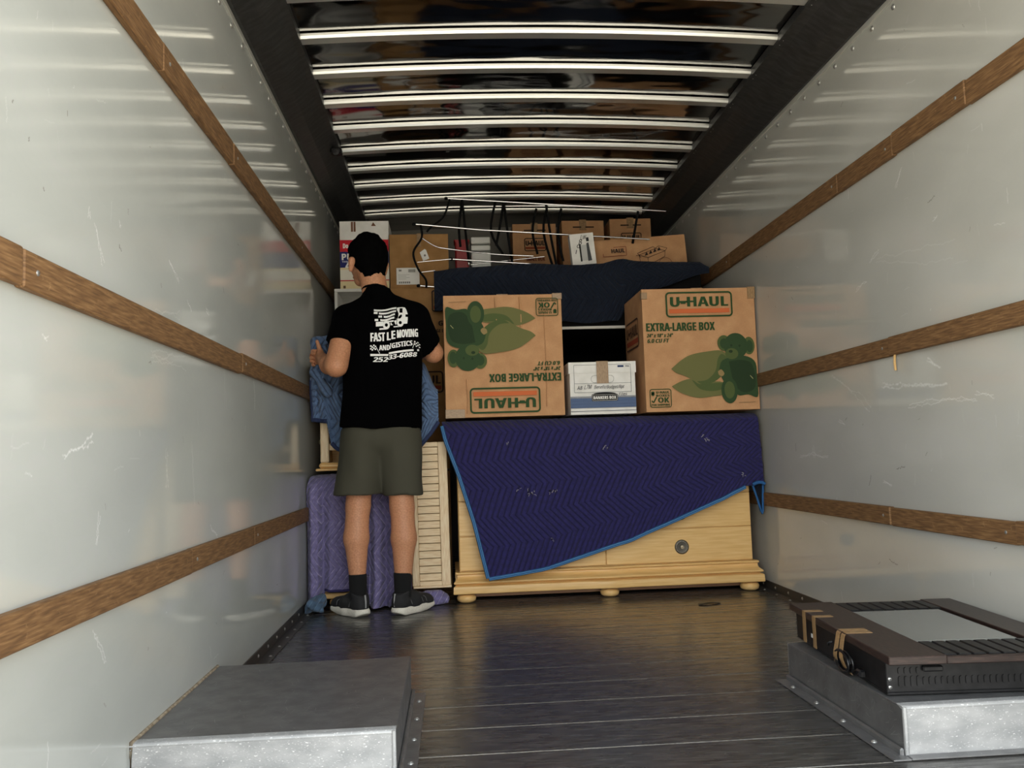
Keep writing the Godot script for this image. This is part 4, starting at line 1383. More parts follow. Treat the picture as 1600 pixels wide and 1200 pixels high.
func held_blanket() -> void:
	var o := thing("moving_blanket", "faded denim-blue quilted blanket held up by the mover", "blanket", Vector3(-0.4, 1.0, -4.47))
	var nz := FastNoiseLite.new()
	nz.seed = 41
	nz.frequency = 2.4
	var top := [[0.0, 1.25], [0.06, 1.365], [0.14, 1.385], [0.22, 1.37], [0.35, 1.30], [0.6, 1.26], [0.88, 1.245], [1.0, 1.10]]
	var bot := [[0.0, 0.955], [0.115, 0.945], [0.125, 0.94], [0.14, 0.835], [0.20, 0.80], [0.5, 0.76], [0.80, 0.765], [0.93, 0.86], [1.0, 0.925]]
	var fold := [[0.0, 0.0], [0.03, 0.03], [0.055, 0.0], [0.10, 0.05], [0.15, 0.0], [0.22, 0.035], [0.30, 0.0], [0.5, 0.01], [0.84, 0.0], [0.9, 0.03], [1.0, 0.0]]
	var f := func(u: float, v: float) -> Vector3:
		var x := lerpf(-0.722, -0.066, u)
		var y := lerpf(curve(u, top), lin(u, bot), v)
		var z := -4.52 + curve(u, fold) * (0.4 + 0.6 * sin(v * PI * 0.9 + 0.2)) + nz.get_noise_2d(x * 2.5, y * 1.5) * 0.018
		if v < 0.12: z += -0.05 * pow(1.0 - v / 0.12, 2.0)           # rolls over at the top
		if u < 0.25: z += 0.02 * sin(v * 5.0)
		z += 0.035 * smoothstep(0.6, 0.8, u)
		return Vector3(x + 0.01 * sin(y * 16.0) * (1.0 - u) * smoothstep(0.0, 0.05, u), y, z)
	part("quilt", sheet(84, 44, func(u, v): return f.call(u, 1.0 - v), 0.008, Vector2(0.85, 0.6)), M.denim, o)
	for rg in [[0.0, 0.115], [0.145, 1.0]]:
		var e := []
		for k in 17: e.append(f.call(lerpf(rg[0], rg[1], k / 16.0), 1.0) + Vector3(0, 0.004, 0.001))
		part("binding", ribbon(e, 0.022, 0.016), M.denim_bind, o)
	var e := []
	for k in 13: e.append(f.call(0.0, lerpf(0.3, 1.0, k / 12.0)) + Vector3(0.004, 0, 0.001))
	part("binding", ribbon(e, 0.018, 0.014), M.denim_bind, o)
	# the wad gathered under the arm
	var S := field(Vector3(-0.75, 1.0, -4.56), Vector3(-0.52, 1.44, -4.40), 0.008)
	bone(S, Vector3(-0.685, 1.355, -4.50), Vector3(-0.60, 1.37, -4.49), 0.028, 0.03, 0.03)
	bone(S, Vector3(-0.69, 1.35, -4.50), Vector3(-0.685, 1.20, -4.495), 0.03, 0.026, 0.03)
	bone(S, Vector3(-0.685, 1.20, -4.495), Vector3(-0.635, 1.10, -4.47), 0.026, 0.03, 0.03)
	ruffle(S, 0.012, 7.0, 8)
	carve(S, Vector3(-0.738, 0, 0), Vector3.LEFT)
	var st := mk()
	skin(S, st)
	part("gathered_edge", st.commit(), M.denim, o)

# ---------------------------------------------------------------- the back of the load
func back_load() -> void:
	var o := thing("wardrobe", "tall black cabinet with an open bay behind the boxes, thin white edge under dark blanket", "cabinet", Vector3(0.75, 0, -5.7))
	part("base_unit", box_mesh(Vector3(0.028, 0.0, -6.42), Vector3(1.52, 0.95, -5.04), 0.004), M.black, o)
	part("back_panel", box_mesh(Vector3(0.051, 0.951, -6.42), Vector3(1.499, 1.473, -6.36), 0.002), M.black, o)
	part("side_panel", box_mesh(Vector3(0.028, 0.951, -6.42), Vector3(0.05, 1.473, -5.04), 0.002), M.black, o)
	part("side_panel", box_mesh(Vector3(1.5, 0.951, -6.42), Vector3(1.52, 1.473, -5.04), 0.002), M.black, o)
	part("top_unit", box_mesh(Vector3(0.028, 1.4735, -6.42), Vector3(1.52, 1.815, -5.04), 0.004), M.black, o)
	part("edge_strip", box_mesh(Vector3(0.035, 1.474, -5.0385), Vector3(1.5, 1.49, -5.02), 0.002), mat(srgb(214, 210, 202), 0.5), o)
	# dark blanket over it
	var b := thing("moving_blanket", "dark blue quilted blanket thrown over the tall cabinet behind the boxes", "blanket", Vector3(0.7, 1.8, -5.0))
	var nz := FastNoiseLite.new()
	nz.seed = 61
	nz.frequency = 2.0
	var crest := [[0.0, 1.836], [0.1, 1.855], [0.35, 1.872], [0.52, 1.86], [0.6, 1.865], [0.68, 1.892], [0.75, 1.875], [0.85, 1.868], [0.97, 1.865], [1.0, 1.835]]
	var bot := [[0.0, 1.60], [0.42, 1.52], [0.55, 1.505], [0.66, 1.515], [0.70, 1.64], [0.78, 1.70], [1.0, 1.79]]
	var fold := [[0.0, -0.02], [0.08, 0.02], [0.3, 0.0], [0.45, 0.03], [0.55, 0.0], [0.62, 0.035], [0.68, 0.0], [0.8, 0.01], [1.0, 0.0]]
	var f := func(u: float, v: float) -> Vector3:
		var x := lerpf(-0.08, 1.56, u)
		var T := 0.35
		if v < T:
			var t := v / T
			return Vector3(x, lerpf(1.83, curve(u, crest), smoothstep(0.3, 0.95, t)) + nz.get_noise_2d(x * 4.0, t * 2.0) * 0.006, lerpf(-5.14, -5.02, t))
		var t := (v - T) / (1.0 - T)
		var s := sin(minf(1.0, t * 5.0) * PI / 2)
		var y := lerpf(curve(u, crest), curve(u, bot), t)
		return Vector3(x, y, -5.02 + 0.02 * s + curve(u, fold) * t + nz.get_noise_2d(x * 2.0, y * 2.0) * 0.012 * s)
	part("quilt", sheet(70, 34, func(u, v): return f.call(u, 1.0 - v), 0.007, Vector2(1.7, 0.6)), M.navy, b)

	# white and blue carton with a red band
	var w := 0.302
	var h := 0.432
	var c := carton("printed_carton", "white carton with red and navy bands partly hidden by the mover's head", w, h, 0.3, Vector3(-0.508, 1.787, -5.3), 0.0, M.white_card, 411)
	var p := P()
	pr_rect(p, 0.002, 0.55 * h, w - 0.002, 0.72 * h, srgb(190, 30, 44), 0)
	pr_rect(p, 0.002, 0.32 * h, w - 0.002, 0.55 * h, srgb(32, 36, 104), 0)
	pr_rect(p, 0.002, 0.002, w - 0.002, 0.32 * h, srgb(232, 214, 168), 0)
	pr_rect(p, 0.002, 0.14 * h, w - 0.002, 0.29 * h, srgb(238, 232, 216), 1)
	pr_rect(p, 0.002, 0.125 * h, w - 0.002, 0.14 * h, srgb(190, 40, 44), 1)
	pr_poly(p, PackedVector2Array([Vector2(0.002, 0.72 * h), Vector2(0.002, 0.6 * h), Vector2(0.06, 0.53 * h), Vector2(0.07, 0.72 * h)]), srgb(206, 34, 50), 1)
	pr_text(p, "Do", 0.022, 0.60 * h, 0.03, 0.03, srgb(244, 240, 236), 2)
	pr_text(p, "PU", 0.014, 0.43 * h, 0.062, 0.04, srgb(244, 240, 236), 2)
	pr_text(p, "TOILET", 0.014, 0.395 * h, 0.06, 0.009, srgb(206, 206, 220), 2)
	pr_text(p, "4", 0.036, 0.29 * h, 0.036, 0.055, srgb(244, 240, 236), 2)
	pr_rect(p, 0.02, 0.02 * h, 0.034, 0.06 * h, srgb(110, 84, 60), 2)
	pr_rect(p, 0.072, 0.84 * h, 0.084, 0.985 * h, srgb(120, 84, 62), 1)
	pr_rect(p, 0.088, 0.84 * h, 0.100, 0.985 * h, srgb(120, 84, 62), 1)
	pr_poly(p, PackedVector2Array([Vector2(0.195, 0.92 * h), Vector2(0.225, 0.92 * h), Vector2(0.208, 0.975 * h)]), srgb(120, 84, 62), 1)
	add_print(c, p, w, "print", 0.0065)
	# white open shelf unit under it
	var s := thing("shelf_unit", "white open shelf unit under the red-banded carton, beside the wall", "shelf", Vector3(-0.52, 0, -5.4))
	part("side", box_mesh(Vector3(-0.685, 0, -5.62), Vector3(-0.667, 1.76, -5.22), 0.002), M.white_card, s)
	part("side", box_mesh(Vector3(-0.383, 0, -5.62), Vector3(-0.365, 1.76, -5.22), 0.002), M.white_card, s)
	part("top", box_mesh(Vector3(-0.685, 1.7605, -5.62), Vector3(-0.365, 1.78, -5.22), 0.002), M.white_card, s)
	part("back", box_mesh(Vector3(-0.666, 0, -5.62), Vector3(-0.384, 1.76, -5.61), 0.001), M.white_card, s)
	for k in 4:
		part("shelf", box_mesh(Vector3(-0.666, 0.05 + k * 0.42, -5.609), Vector3(-0.384, 0.068 + k * 0.42, -5.23), 0.001), M.white_card, s)
	# plain brown carton with a shipping label
	w = 0.362
	h = 0.352
	c = carton("shipping_box", "plain brown box with white shipping label and cord looped in front", w, h, 0.34, Vector3(-0.171, 1.77, -5.265), 0.0, M.kraft, 412)
	p = P()
	pr_rect(p, 0.04, 0.036, 0.18, 0.14, srgb(232, 230, 224), 0)
	for k in 16: pr_rect(p, 0.112 + k * 0.0028, 0.112, 0.112 + k * 0.0028 + 0.0007 + 0.0009 * ((k * 7) % 3), 0.131, srgb(50, 48, 46), 1)
	for k in 18: pr_rect(p, 0.052 + k * 0.004, 0.043, 0.052 + k * 0.004 + 0.001 + 0.0012 * ((k * 5) % 3), 0.055, srgb(50, 48, 46), 1)
	pr_text(p, "04", 0.055, 0.118, 0.016, 0.012, srgb(50, 48, 46), 1)
	for k in 4: pr_rect(p, 0.05, 0.07 + k * 0.009, 0.10 + 0.02 * (k % 2), 0.0715 + k * 0.009, srgb(130, 128, 124), 1)
	pr_poly(p, PackedVector2Array([Vector2(0.185, 0.235), Vector2(0.205, 0.18), Vector2(0.243, 0.196), Vector2(0.224, 0.25), Vector2(0.215, 0.256)]), srgb(228, 226, 222), 0)
	pr_oval(p, Vector2(0.216, 0.216), Vector2(0.006, 0.007), srgb(120, 116, 110), 1)
	add_print(c, p, w, "print", 0.0068)
	strip(c, "tape", Vector3(-0.012, h - 0.08, -0.3), Vector3(0.012, h + 0.004, 0.0065), M.tape)
	# brown moving cartons stacked beneath it
	w = 0.335
	for k in 2:
		c = carton("moving_box", ["brown moving box seen between the mover's shoulder and the inverted box, topmost of its stack", "brown moving box low in the stack behind the mover's arm"][k], w, [0.415, 0.655][k], 0.42, Vector3(-0.183, [1.342, 0.676][k], -5.13), 0.0, M.kraft, 413 + k, "stacked boxes behind the mover")
		p = P()
		if k == 0:
			pr_ring(p, 0.252, 0.27, 0.352, 0.40, 0.014, 0.007, srgb(40, 26, 18))
			pr_text(p, "U", 0.275, 0.325, 0.06, 0.055, srgb(40, 26, 18))
			pr_rect(p, 0.262, 0.288, 0.345, 0.306, srgb(150, 66, 36))
			pr_text(p, "GE", 0.29, 0.185, 0.05, 0.03, srgb(40, 26, 18))
			pr_text(p, "LARGE BOX", 0.24, 0.145, 0.11, 0.02, srgb(40, 26, 18))
		else:
			logo(p, 0.05, 0.45, 0.31, 0.58, srgb(40, 26, 18), srgb(140, 60, 34))
		add_print(c, p, w, "print", 0.0068)
	carton("moving_box", "plain brown moving box at the bottom of the stack behind the mover", 0.335, 0.665, 0.42, Vector3(-0.183, 0.0, -5.13), 0.0, M.kraft, 415, "stacked boxes behind the mover")
	# three cartons high up at the far end
	var far := [[0.622, 0.311, 0.556, "farthest-back brown moving box behind the wire rack"], [0.971, 0.304, 0.575, "brown moving box at the far end above the white device carton"], [1.314, 0.298, 0.585, "brown moving box at the far end closest to the roof rail"]]
	for k in 3:
		w = far[k][1]
		c = carton("moving_box", far[k][3], w, far[k][2], 0.36, Vector3(far[k][0], 1.822, -6.0), [0.0, 0.02, -0.015][k], M.card, 420 + k, "moving boxes at the far end")
		h = far[k][2]
		p = P()
		logo(p, w * 0.26, h - 0.2, w * 0.76, h - 0.105, srgb(44, 30, 20), srgb(150, 70, 40))
		pr_rect(p, w * 0.26, h - 0.055, w * 0.46, h - 0.045, srgb(60, 42, 28))
		pr_rect(p, w * 0.56, h - 0.055, w * 0.76, h - 0.045, srgb(60, 42, 28))
		pr_text(p, "SMALL BOX", w * 0.3, h - 0.27, w * 0.42, 0.03, srgb(120, 54, 34))
		pr_rect(p, w * 0.3, h - 0.3, w * 0.6, h - 0.29, srgb(120, 54, 34))
		add_print(c, p, w, "print", 0.0068)
		strip(c, "tape", Vector3(-0.025, h - 0.07, -0.3), Vector3(0.025, h + 0.005, 0.0066), M.tape)
	# long flat carton
	w = 0.60
	h = 0.235
	c = carton("flat_carton", "long flat brown carton with a line drawing lying tilted on the dark blanket", w, h, 0.3, Vector3(1.237, 1.868, -5.35), 0.0, M.card, 431)
	c.rotation.z = 0.062
	p = P()
	var dk := srgb(44, 30, 22)
	pr_text(p, "HAUL", 0.115, 0.145, 0.085, 0.026, dk)
	pr_line(p, [Vector2(0.06, 0.143), Vector2(0.06, 0.125), Vector2(0.21, 0.125), Vector2(0.21, 0.182), Vector2(0.13, 0.182)], 0.003, srgb(120, 44, 30))
	# drawing of an open box with dividers
	for l in [[[0.29, 0.12], [0.40, 0.155], [0.46, 0.135], [0.345, 0.10], [0.29, 0.12]], [[0.29, 0.12], [0.28, 0.132], [0.385, 0.168], [0.40, 0.155]], [[0.46, 0.135], [0.475, 0.152], [0.42, 0.170], [0.40, 0.155]], [[0.29, 0.12], [0.295, 0.07], [0.345, 0.05], [0.345, 0.10]], [[0.46, 0.135], [0.455, 0.1], [0.345, 0.05]], [[0.27, 0.118], [0.29, 0.12], [0.30, 0.10]]]:
		var pts := []
		for a in l: pts.append(Vector2(a[0], a[1]))
		pr_line(p, pts, 0.0026, dk)
	for k in 4:
		var q := Vector2(0.325 + k * 0.028, 0.112 + k * 0.0085)
		pr_poly(p, PackedVector2Array([q, q + Vector2(0.024, 0.006), q + Vector2(0.014, 0.026)]), dk)
	var arc := []
	for k in 13: arc.append(Vector2(0.455 + cos(PI * k / 12.0) * 0.042, 0.05 + sin(PI * k / 12.0) * 0.042))
	pr_line(p, arc, 0.0024, srgb(110, 70, 44))
	add_print(c, p, w, "print", 0.0068)
	# small white device carton
	w = 0.148
	h = 0.195
	c = carton("device_carton", "small white carton printed with a grey device, leaning in front of the far boxes", w, h, 0.07, Vector3(0.840, 1.892, -5.165), 0.0, M.white_card, 432, "", 0.002)
	c.rotation.z = 0.085
	p = P()
	pr_rect(p, 0.052, 0.02, 0.062, 0.125, srgb(30, 30, 32))
	pr_rect(p, 0.062, 0.025, 0.098, 0.122, srgb(196, 196, 194), 0)
	pr_poly(p, PackedVector2Array([Vector2(0.098, 0.02), Vector2(0.122, 0.022), Vector2(0.112, 0.135), Vector2(0.098, 0.13)]), srgb(74, 76, 78))
	pr_rect(p, 0.10, 0.142, 0.116, 0.166, srgb(50, 50, 50))
	pr_text(p, "Lw", 0.064, 0.155, 0.034, 0.03, srgb(36, 36, 38), 1, 0.3, 0.1, 300)
	pr_text(p, "8", 0.05, 0.125, 0.02, 0.032, srgb(36, 36, 38), 1, 0.2, 0.0, 300)
	pr_text(p, "o", 0.036, 0.105, 0.02, 0.022, srgb(36, 36, 38), 1, 0.2, 0.0, 300)
	pr_line(p, [Vector2(0.026, 0.07), Vector2(0.034, 0.095)], 0.004, srgb(60, 60, 62), 1)
	add_print(c, p, w, "print", 0.0025)
	# red plastic canister and a stack of white trays
	c = thing("red_bin", "dark red plastic bin behind the chrome rack", "bin", Vector3(0.096, 1.818, -5.55))
	var st := mk()
	for r in [[0.0, 0.044, 0.31], [0.31, 0.05, 0.325]]:
		var pts := round_rect(0.096 - r[1], -5.6, 0.096 + r[1], -5.5, 0.012)
		prism(st, Array(pts), 1, 1.818 + r[0], 1.818 + r[2])
	part("body", st.commit(), mat(srgb(150, 22, 26), 0.4), c)
	for k in 3:
		var y: float = [1.818, 2.085, 2.13][k]
		var y1: float = [2.08, 2.125, 2.18][k]
		var t := part("plastic_tray", box_mesh(Vector3(0.158, y, -5.9), Vector3(0.285, y1 - 0.004, -5.56), 0.006), mat(srgb(222, 222, 218), 0.4), self)
		tag(t, ["deep white plastic bin, lowest of the white stack beside the red bin", "flat white plastic tray, middle of the white stack beside the red bin", "white plastic tray topping the stack beside the red bin"][k], "tray", "white plastic trays")
	wire_rack()

func wire_rack() -> void:
	var o := thing("wire_rack", "folded chrome wire rack with black legs lying over the back of the load", "rack", Vector3(0.4, 1.86, -5.28))
	for r in [[Vector3(0.004, 2.350, -5.28), Vector3(1.388, 2.252, -5.28)], [Vector3(-0.195, 2.162, -5.18), Vector3(0.2, 2.14, -5.25), Vector3(1.277, 2.072, -5.28)], [Vector3(0.025, 1.965, -5.28), Vector3(0.690, 1.914, -5.28)], [Vector3(-0.176, 1.780, -5.17), Vector3(-0.012, 1.765, -5.17)]]:
		var rod := part("chrome_rod", tube_mesh(r, 0.0055, 8), M.chrome, o)
		var st := mk()
		lathe(st, [Vector2(0, 0.012), Vector2(0.008, 0.010), Vector2(0.0105, 0.0), Vector2(0.008, -0.010), Vector2(0, -0.012)], r[0], Vector3.RIGHT, 12)
		part("end_cap", st.commit(), M.black, rod)
	var legs := [[Vector3(0.103, 2.344, -5.292), Vector3(0.118, 2.149, -5.292), Vector3(0.134, 1.94, -5.292)], [Vector3(0.363, 2.329, -5.292), Vector3(0.381, 2.137, -5.292), Vector3(0.406, 1.92, -5.292)], [Vector3(0.629, 2.306, -5.292), Vector3(0.650, 2.117, -5.292), Vector3(0.684, 1.90, -5.292)],
		[Vector3(0.103, 2.350, -5.31), Vector3(0.079, 2.174, -5.31), Vector3(0.085, 2.05, -5.31)], [Vector3(0.313, 2.341, -5.33), Vector3(0.279, 2.152, -5.33), Vector3(0.351, 2.004, -5.33)], [Vector3(0.574, 2.301, -5.36), Vector3(0.545, 2.152, -5.36), Vector3(0.572, 2.008, -5.36)], [Vector3(0.729, 2.29, -5.33), Vector3(0.704, 2.126, -5.33), Vector3(0.730, 1.953, -5.33)], [Vector3(1.222, 2.268, -5.33), Vector3(1.178, 2.06, -5.33)], [Vector3(0.363, 2.329, -5.33), Vector3(0.34, 2.2, -5.33), Vector3(0.31, 2.06, -5.33)], [Vector3(0.640, 2.306, -5.32), Vector3(0.61, 2.14, -5.32), Vector3(0.66, 1.92, -5.32)]]
	for l in legs:
		part("leg", tube_mesh(smooth_path(l, 4), 0.008, 7), M.black, o)
	for q in [legs[0][2], legs[1][2], legs[2][2]]:
		part("foot_tip", lathe_mesh([Vector2(0, -0.012), Vector2(0.008, -0.008), Vector2(0.009, 0.006), Vector2(0.0, 0.008)], q, Vector3.UP, 10), M.chrome, o)
	part("curved_wire", tube_mesh(smooth_path([Vector3(-0.150, 2.072, -5.165), Vector3(-0.070, 2.020, -5.165), Vector3(0.007, 2.003, -5.17), Vector3(0.279, 1.979, -5.22), Vector3(0.533, 1.967, -5.24)], 5), 0.004, 7), M.chrome, o)
	part("thin_wire", tube_mesh([Vector3(-0.180, 1.923, -5.165), Vector3(0.025, 1.939, -5.165)], 0.003, 6), M.chrome, o)
	part("thin_wire", tube_mesh([Vector3(-0.170, 1.860, -5.165), Vector3(-0.074, 1.870, -5.165)], 0.003, 6), M.chrome, o)
	part("thin_wire", tube_mesh([Vector3(0.15, 1.955, -5.4), Vector3(0.62, 2.0, -5.4)], 0.003, 6), M.chrome, o)
	tag(part("black_cord", tube_mesh(smooth_path([Vector3(-0.154, 2.15, -5.16), Vector3(-0.150, 2.072, -5.16), Vector3(-0.202, 1.982, -5.16), Vector3(-0.177, 1.884, -5.16), Vector3(-0.131, 1.814, -5.16), Vector3(-0.130, 1.765, -5.16)], 6), 0.0065, 8), M.black, self), "thick black cord curling down in front of the labelled brown box", "cord")
	tag(part("black_cord", tube_mesh(smooth_path([Vector3(0.027, 2.345, -5.28), Vector3(0.001, 2.269, -5.28), Vector3(-0.028, 2.220, -5.28), Vector3(-0.09, 2.15, -5.2), Vector3(-0.12, 2.118, -5.2)], 5), 0.006, 7), M.black, self), "black cord hanging from the upper end of the chrome rack", "cord")

# ---------------------------------------------------------------- the unit on the wheel housing
func slatted_unit() -> void:
	var o := thing("slatted_appliance", "black metal appliance with dark wood slatted top, glass panel and taped cords", "appliance", Vector3(1.05, 0.118, -2.09))
	o.rotation.y = -0.072
	var W := 0.535
	var L := 0.77
	# local: x 0..W, y up, z 0..-L ; body
	var st := mk()
	bx(st, Vector3(0.012, 0.0, -L + 0.03), Vector3(W - 0.02, 0.008, -0.05), 0.002)
	bx(st, Vector3(0.012, 0.0082, -0.054), Vector3(W - 0.02, 0.08, -0.05), 0.001)
	bx(st, Vector3(0.012, 0.0082, -L + 0.03), Vector3(W - 0.02, 0.08, -L + 0.034), 0.001)
	bx(st, Vector3(0.012, 0.0082, -L + 0.0342), Vector3(0.016, 0.08, -0.0542), 0.001)
	bx(st, Vector3(W - 0.024, 0.0082, -L + 0.0342), Vector3(W - 0.02, 0.08, -0.0542), 0.001)
	bx(st, Vector3(0.012, 0.0805, -L + 0.03), Vector3(W - 0.02, 0.084, -0.05), 0.001)
	var body := part("housing", st.commit(), M.black_metal, o, true)
	# pressed louvre slots along the front
	var slot := lathe_mesh([Vector2(0, 0)], Vector3.ZERO)
	for k in 30:
		var x := 0.045 + k * 0.0152
		var s := mk()
		var hh := 0.010 if k > 3 else 0.013
		prism(s, Array(round_rect(x - 0.0045, 0.034 - hh, x + 0.0045, 0.034 + hh, 0.0044)), 2, -0.0498, -0.0472)
		var l := part("louvre", s.commit(), M.black_metal, body)
		var s2 := mk()
		prism(s2, Array(round_rect(x - 0.0028, 0.034 - hh + 0.002, x + 0.0016, 0.034 + hh - 0.002, 0.0021)), 2, -0.0471, -0.0468)
		part("slot", s2.commit(), M.black_metal, l)
		if k < 4:
			var s3 := mk()
			prism(s3, Array(round_rect(x - 0.0045, 0.052, x + 0.0045, 0.068, 0.0044)), 2, -0.0498, -0.0472)
			part("louvre", s3.commit(), M.black_metal, body)
	for y in [0.02, 0.04]:
		part("screw", lathe_mesh([Vector2(0, 0.003), Vector2(0.003, 0.0025), Vector2(0.005, 0)], Vector3(0.02, y, -0.05), Vector3.BACK, 8), M.rivet, body)
	part("latch", box_mesh(Vector3(0.10, 0.058, -0.049), Vector3(0.15, 0.072, -0.038), 0.003), M.black_metal, body)
	# wood top: side bands, slatted ends, glass in the middle
	var y0 := 0.085
	var y1 := 0.106
	part("side_band", box_mesh(Vector3(0.0, y0, -L), Vector3(0.142, y1, 0.0), 0.002), M.walnut, o, true)
	part("side_band", box_mesh(Vector3(W - 0.10, y0, -L), Vector3(W, y1, 0.0), 0.002), M.walnut, o, true)
	part("front_rail", box_mesh(Vector3(0.1422, y0, -0.018), Vector3(W - 0.1002, y1 - 0.004, 0.0), 0.002), M.walnut, o, true)
	part("back_rail", box_mesh(Vector3(0.1422, y0, -L), Vector3(W - 0.1002, y1 - 0.004, -L + 0.018), 0.002), M.walnut, o, true)
	var n := 8
	var pw := (W - 0.1002 - 0.1422) / n
	for k in n:
		var x0 := 0.1422 + pw * k
		part("slat", box_mesh(Vector3(x0 + 0.003, y0 + 0.004, -0.165), Vector3(x0 + pw - 0.002, y1 - 0.001, -0.0185), 0.0025), M.black_metal, o, true)
		part("slat", box_mesh(Vector3(x0 + 0.003, y0 + 0.004, -L + 0.0185), Vector3(x0 + pw - 0.002, y1 - 0.001, -L + 0.15), 0.0025), M.black_metal, o, true)
	part("tray", box_mesh(Vector3(0.1425, y0 - 0.0002, -L + 0.0185), Vector3(W - 0.1005, y0 + 0.0035, -0.0185)), M.black_metal, o, true)
	part("glass_panel", box_mesh(Vector3(0.1425, y0 + 0.008, -L + 0.165), Vector3(W - 0.118, y1 - 0.003, -0.178), 0.002), glass_grey(), o, true)
	# strips of brown tape over the edge and the tied cords
	for t in [-0.62, -0.53]:
		var s := mk()
		bx(s, Vector3(-0.0015, y1 + 0.0002, t - 0.014), Vector3(0.055, y1 + 0.001, t + 0.014))
		bx(s, Vector3(-0.002, 0.012, t - 0.014), Vector3(-0.001, y1 + 0.001, t + 0.014))
		part("tape", s.commit(), M.tape, o, true)
	var tapes := [[-0.325, 0.02, 0.0], [-0.29, 0.035, 0.03]]
	for t in tapes:
		var z: float = t[0]
		var dz: float = t[2]
		part("tape", sheet(4, 16, func(u, v):
			var path := [Vector3(0.075, y1 + 0.001, z), Vector3(-0.002, y1 + 0.001, z), Vector3(-0.010, 0.075, z + 0.004), Vector3(-0.022, 0.045, z + 0.016 + dz * 0.3), Vector3(-0.014, 0.02, z + dz), Vector3(-0.003, 0.004, z + dz * 1.4)]
			var q: float = (1.0 - v) * 4.999
			var a: Vector3 = path[int(q)].lerp(path[int(q) + 1], q - int(q))
			return a + Vector3(0, 0, (u - 0.5) * 0.026), 0.001, Vector2(0.03, 0.2)), M.tape, o, true)
	# coiled power cord held by the tape
	var coil := []
	for k in 60:
		var a := k * 0.42
		coil.append(Vector3(-0.012 + 0.006 * sin(a * 0.37), 0.036 + sin(a) * 0.026, -0.275 + cos(a) * 0.05 + 0.012 * sin(a * 0.21)))
	part("power_cord", tube_mesh(coil, 0.0042, 7), mat(srgb(18, 18, 20), 0.25), o, true)
	part("plug", box_mesh(Vector3(-0.02, 0.02, -0.17), Vector3(-0.002, 0.04, -0.14), 0.004), mat(srgb(18, 18, 20), 0.25), o, true)
	part("cord_clip", tube_mesh(smooth_path([Vector3(-0.006, 0.05, -0.40), Vector3(-0.014, 0.06, -0.38), Vector3(-0.004, 0.065, -0.37)], 4), 0.003, 6), mat(srgb(40, 40, 44), 0.25), o, true)
	part("sticker", box_mesh(Vector3(0.0112, 0.03, -0.60), Vector3(0.0119, 0.042, -0.57)), mat(srgb(222, 222, 220), 0.5), o, true)

func glass_grey() -> StandardMaterial3D:
	var m := mat(srgb(120, 122, 118), 0.12)
	m.metallic_specular = 0.9
	m.clearcoat_enabled = true
	m.clearcoat = 1.0
	m.clearcoat_roughness = 0.05
	return m

func small_litter() -> void:
	var bits := [[0.326, -4.40, 0.012, "black scrap of plastic on the floor in front of the dresser"], [1.214, -4.137, 0.05, "curled dark strip lying on the floor before the dresser's far foot"]]
	for b in bits:
		var s: float = b[2]
		var x: float = b[0]
		var z: float = b[1]
		tag(part("floor_scrap", sheet(8, 5, func(u, v): return Vector3(x + (u - 0.5) * s * 2.2, 0.004 + 0.006 * sin(u * PI) * sin(v * 2.0 + 0.6), z + 0.012 - v * s * 0.6 - u * 0.02), 0.002), mat(srgb(22, 22, 24), 0.5), self), b[3], "scrap")
	var o := thing("rail_fitting", "small black fitting fixed on the dark roof rail above the mover", "fitting", Vector3(-0.585, 2.44, -4.64))
	part("housing", box_mesh(Vector3(-0.615, 2.405, -4.67), Vector3(-0.555, 2.437, -4.61), 0.008), M.black_metal, o)
	part("lens", lathe_mesh([Vector2(0, 0.014), Vector2(0.012, 0.010), Vector2(0.017, 0.0)], Vector3(-0.585, 2.41, -4.61), Vector3.BACK, 14), mat(srgb(60, 60, 62), 0.15), o)

func make_cargo() -> void:
	for k in ["blanket", "purple", "denim", "teal", "navy"]: M[k].uv1_scale = Vector3(3.3, 3.3, 1)
	dresser()
	dresser_blanket()
	make_boxes()
	louvre()
	wrapped_stand()
	held_blanket()
	back_load()
	slatted_unit()
	person()
	small_litter()

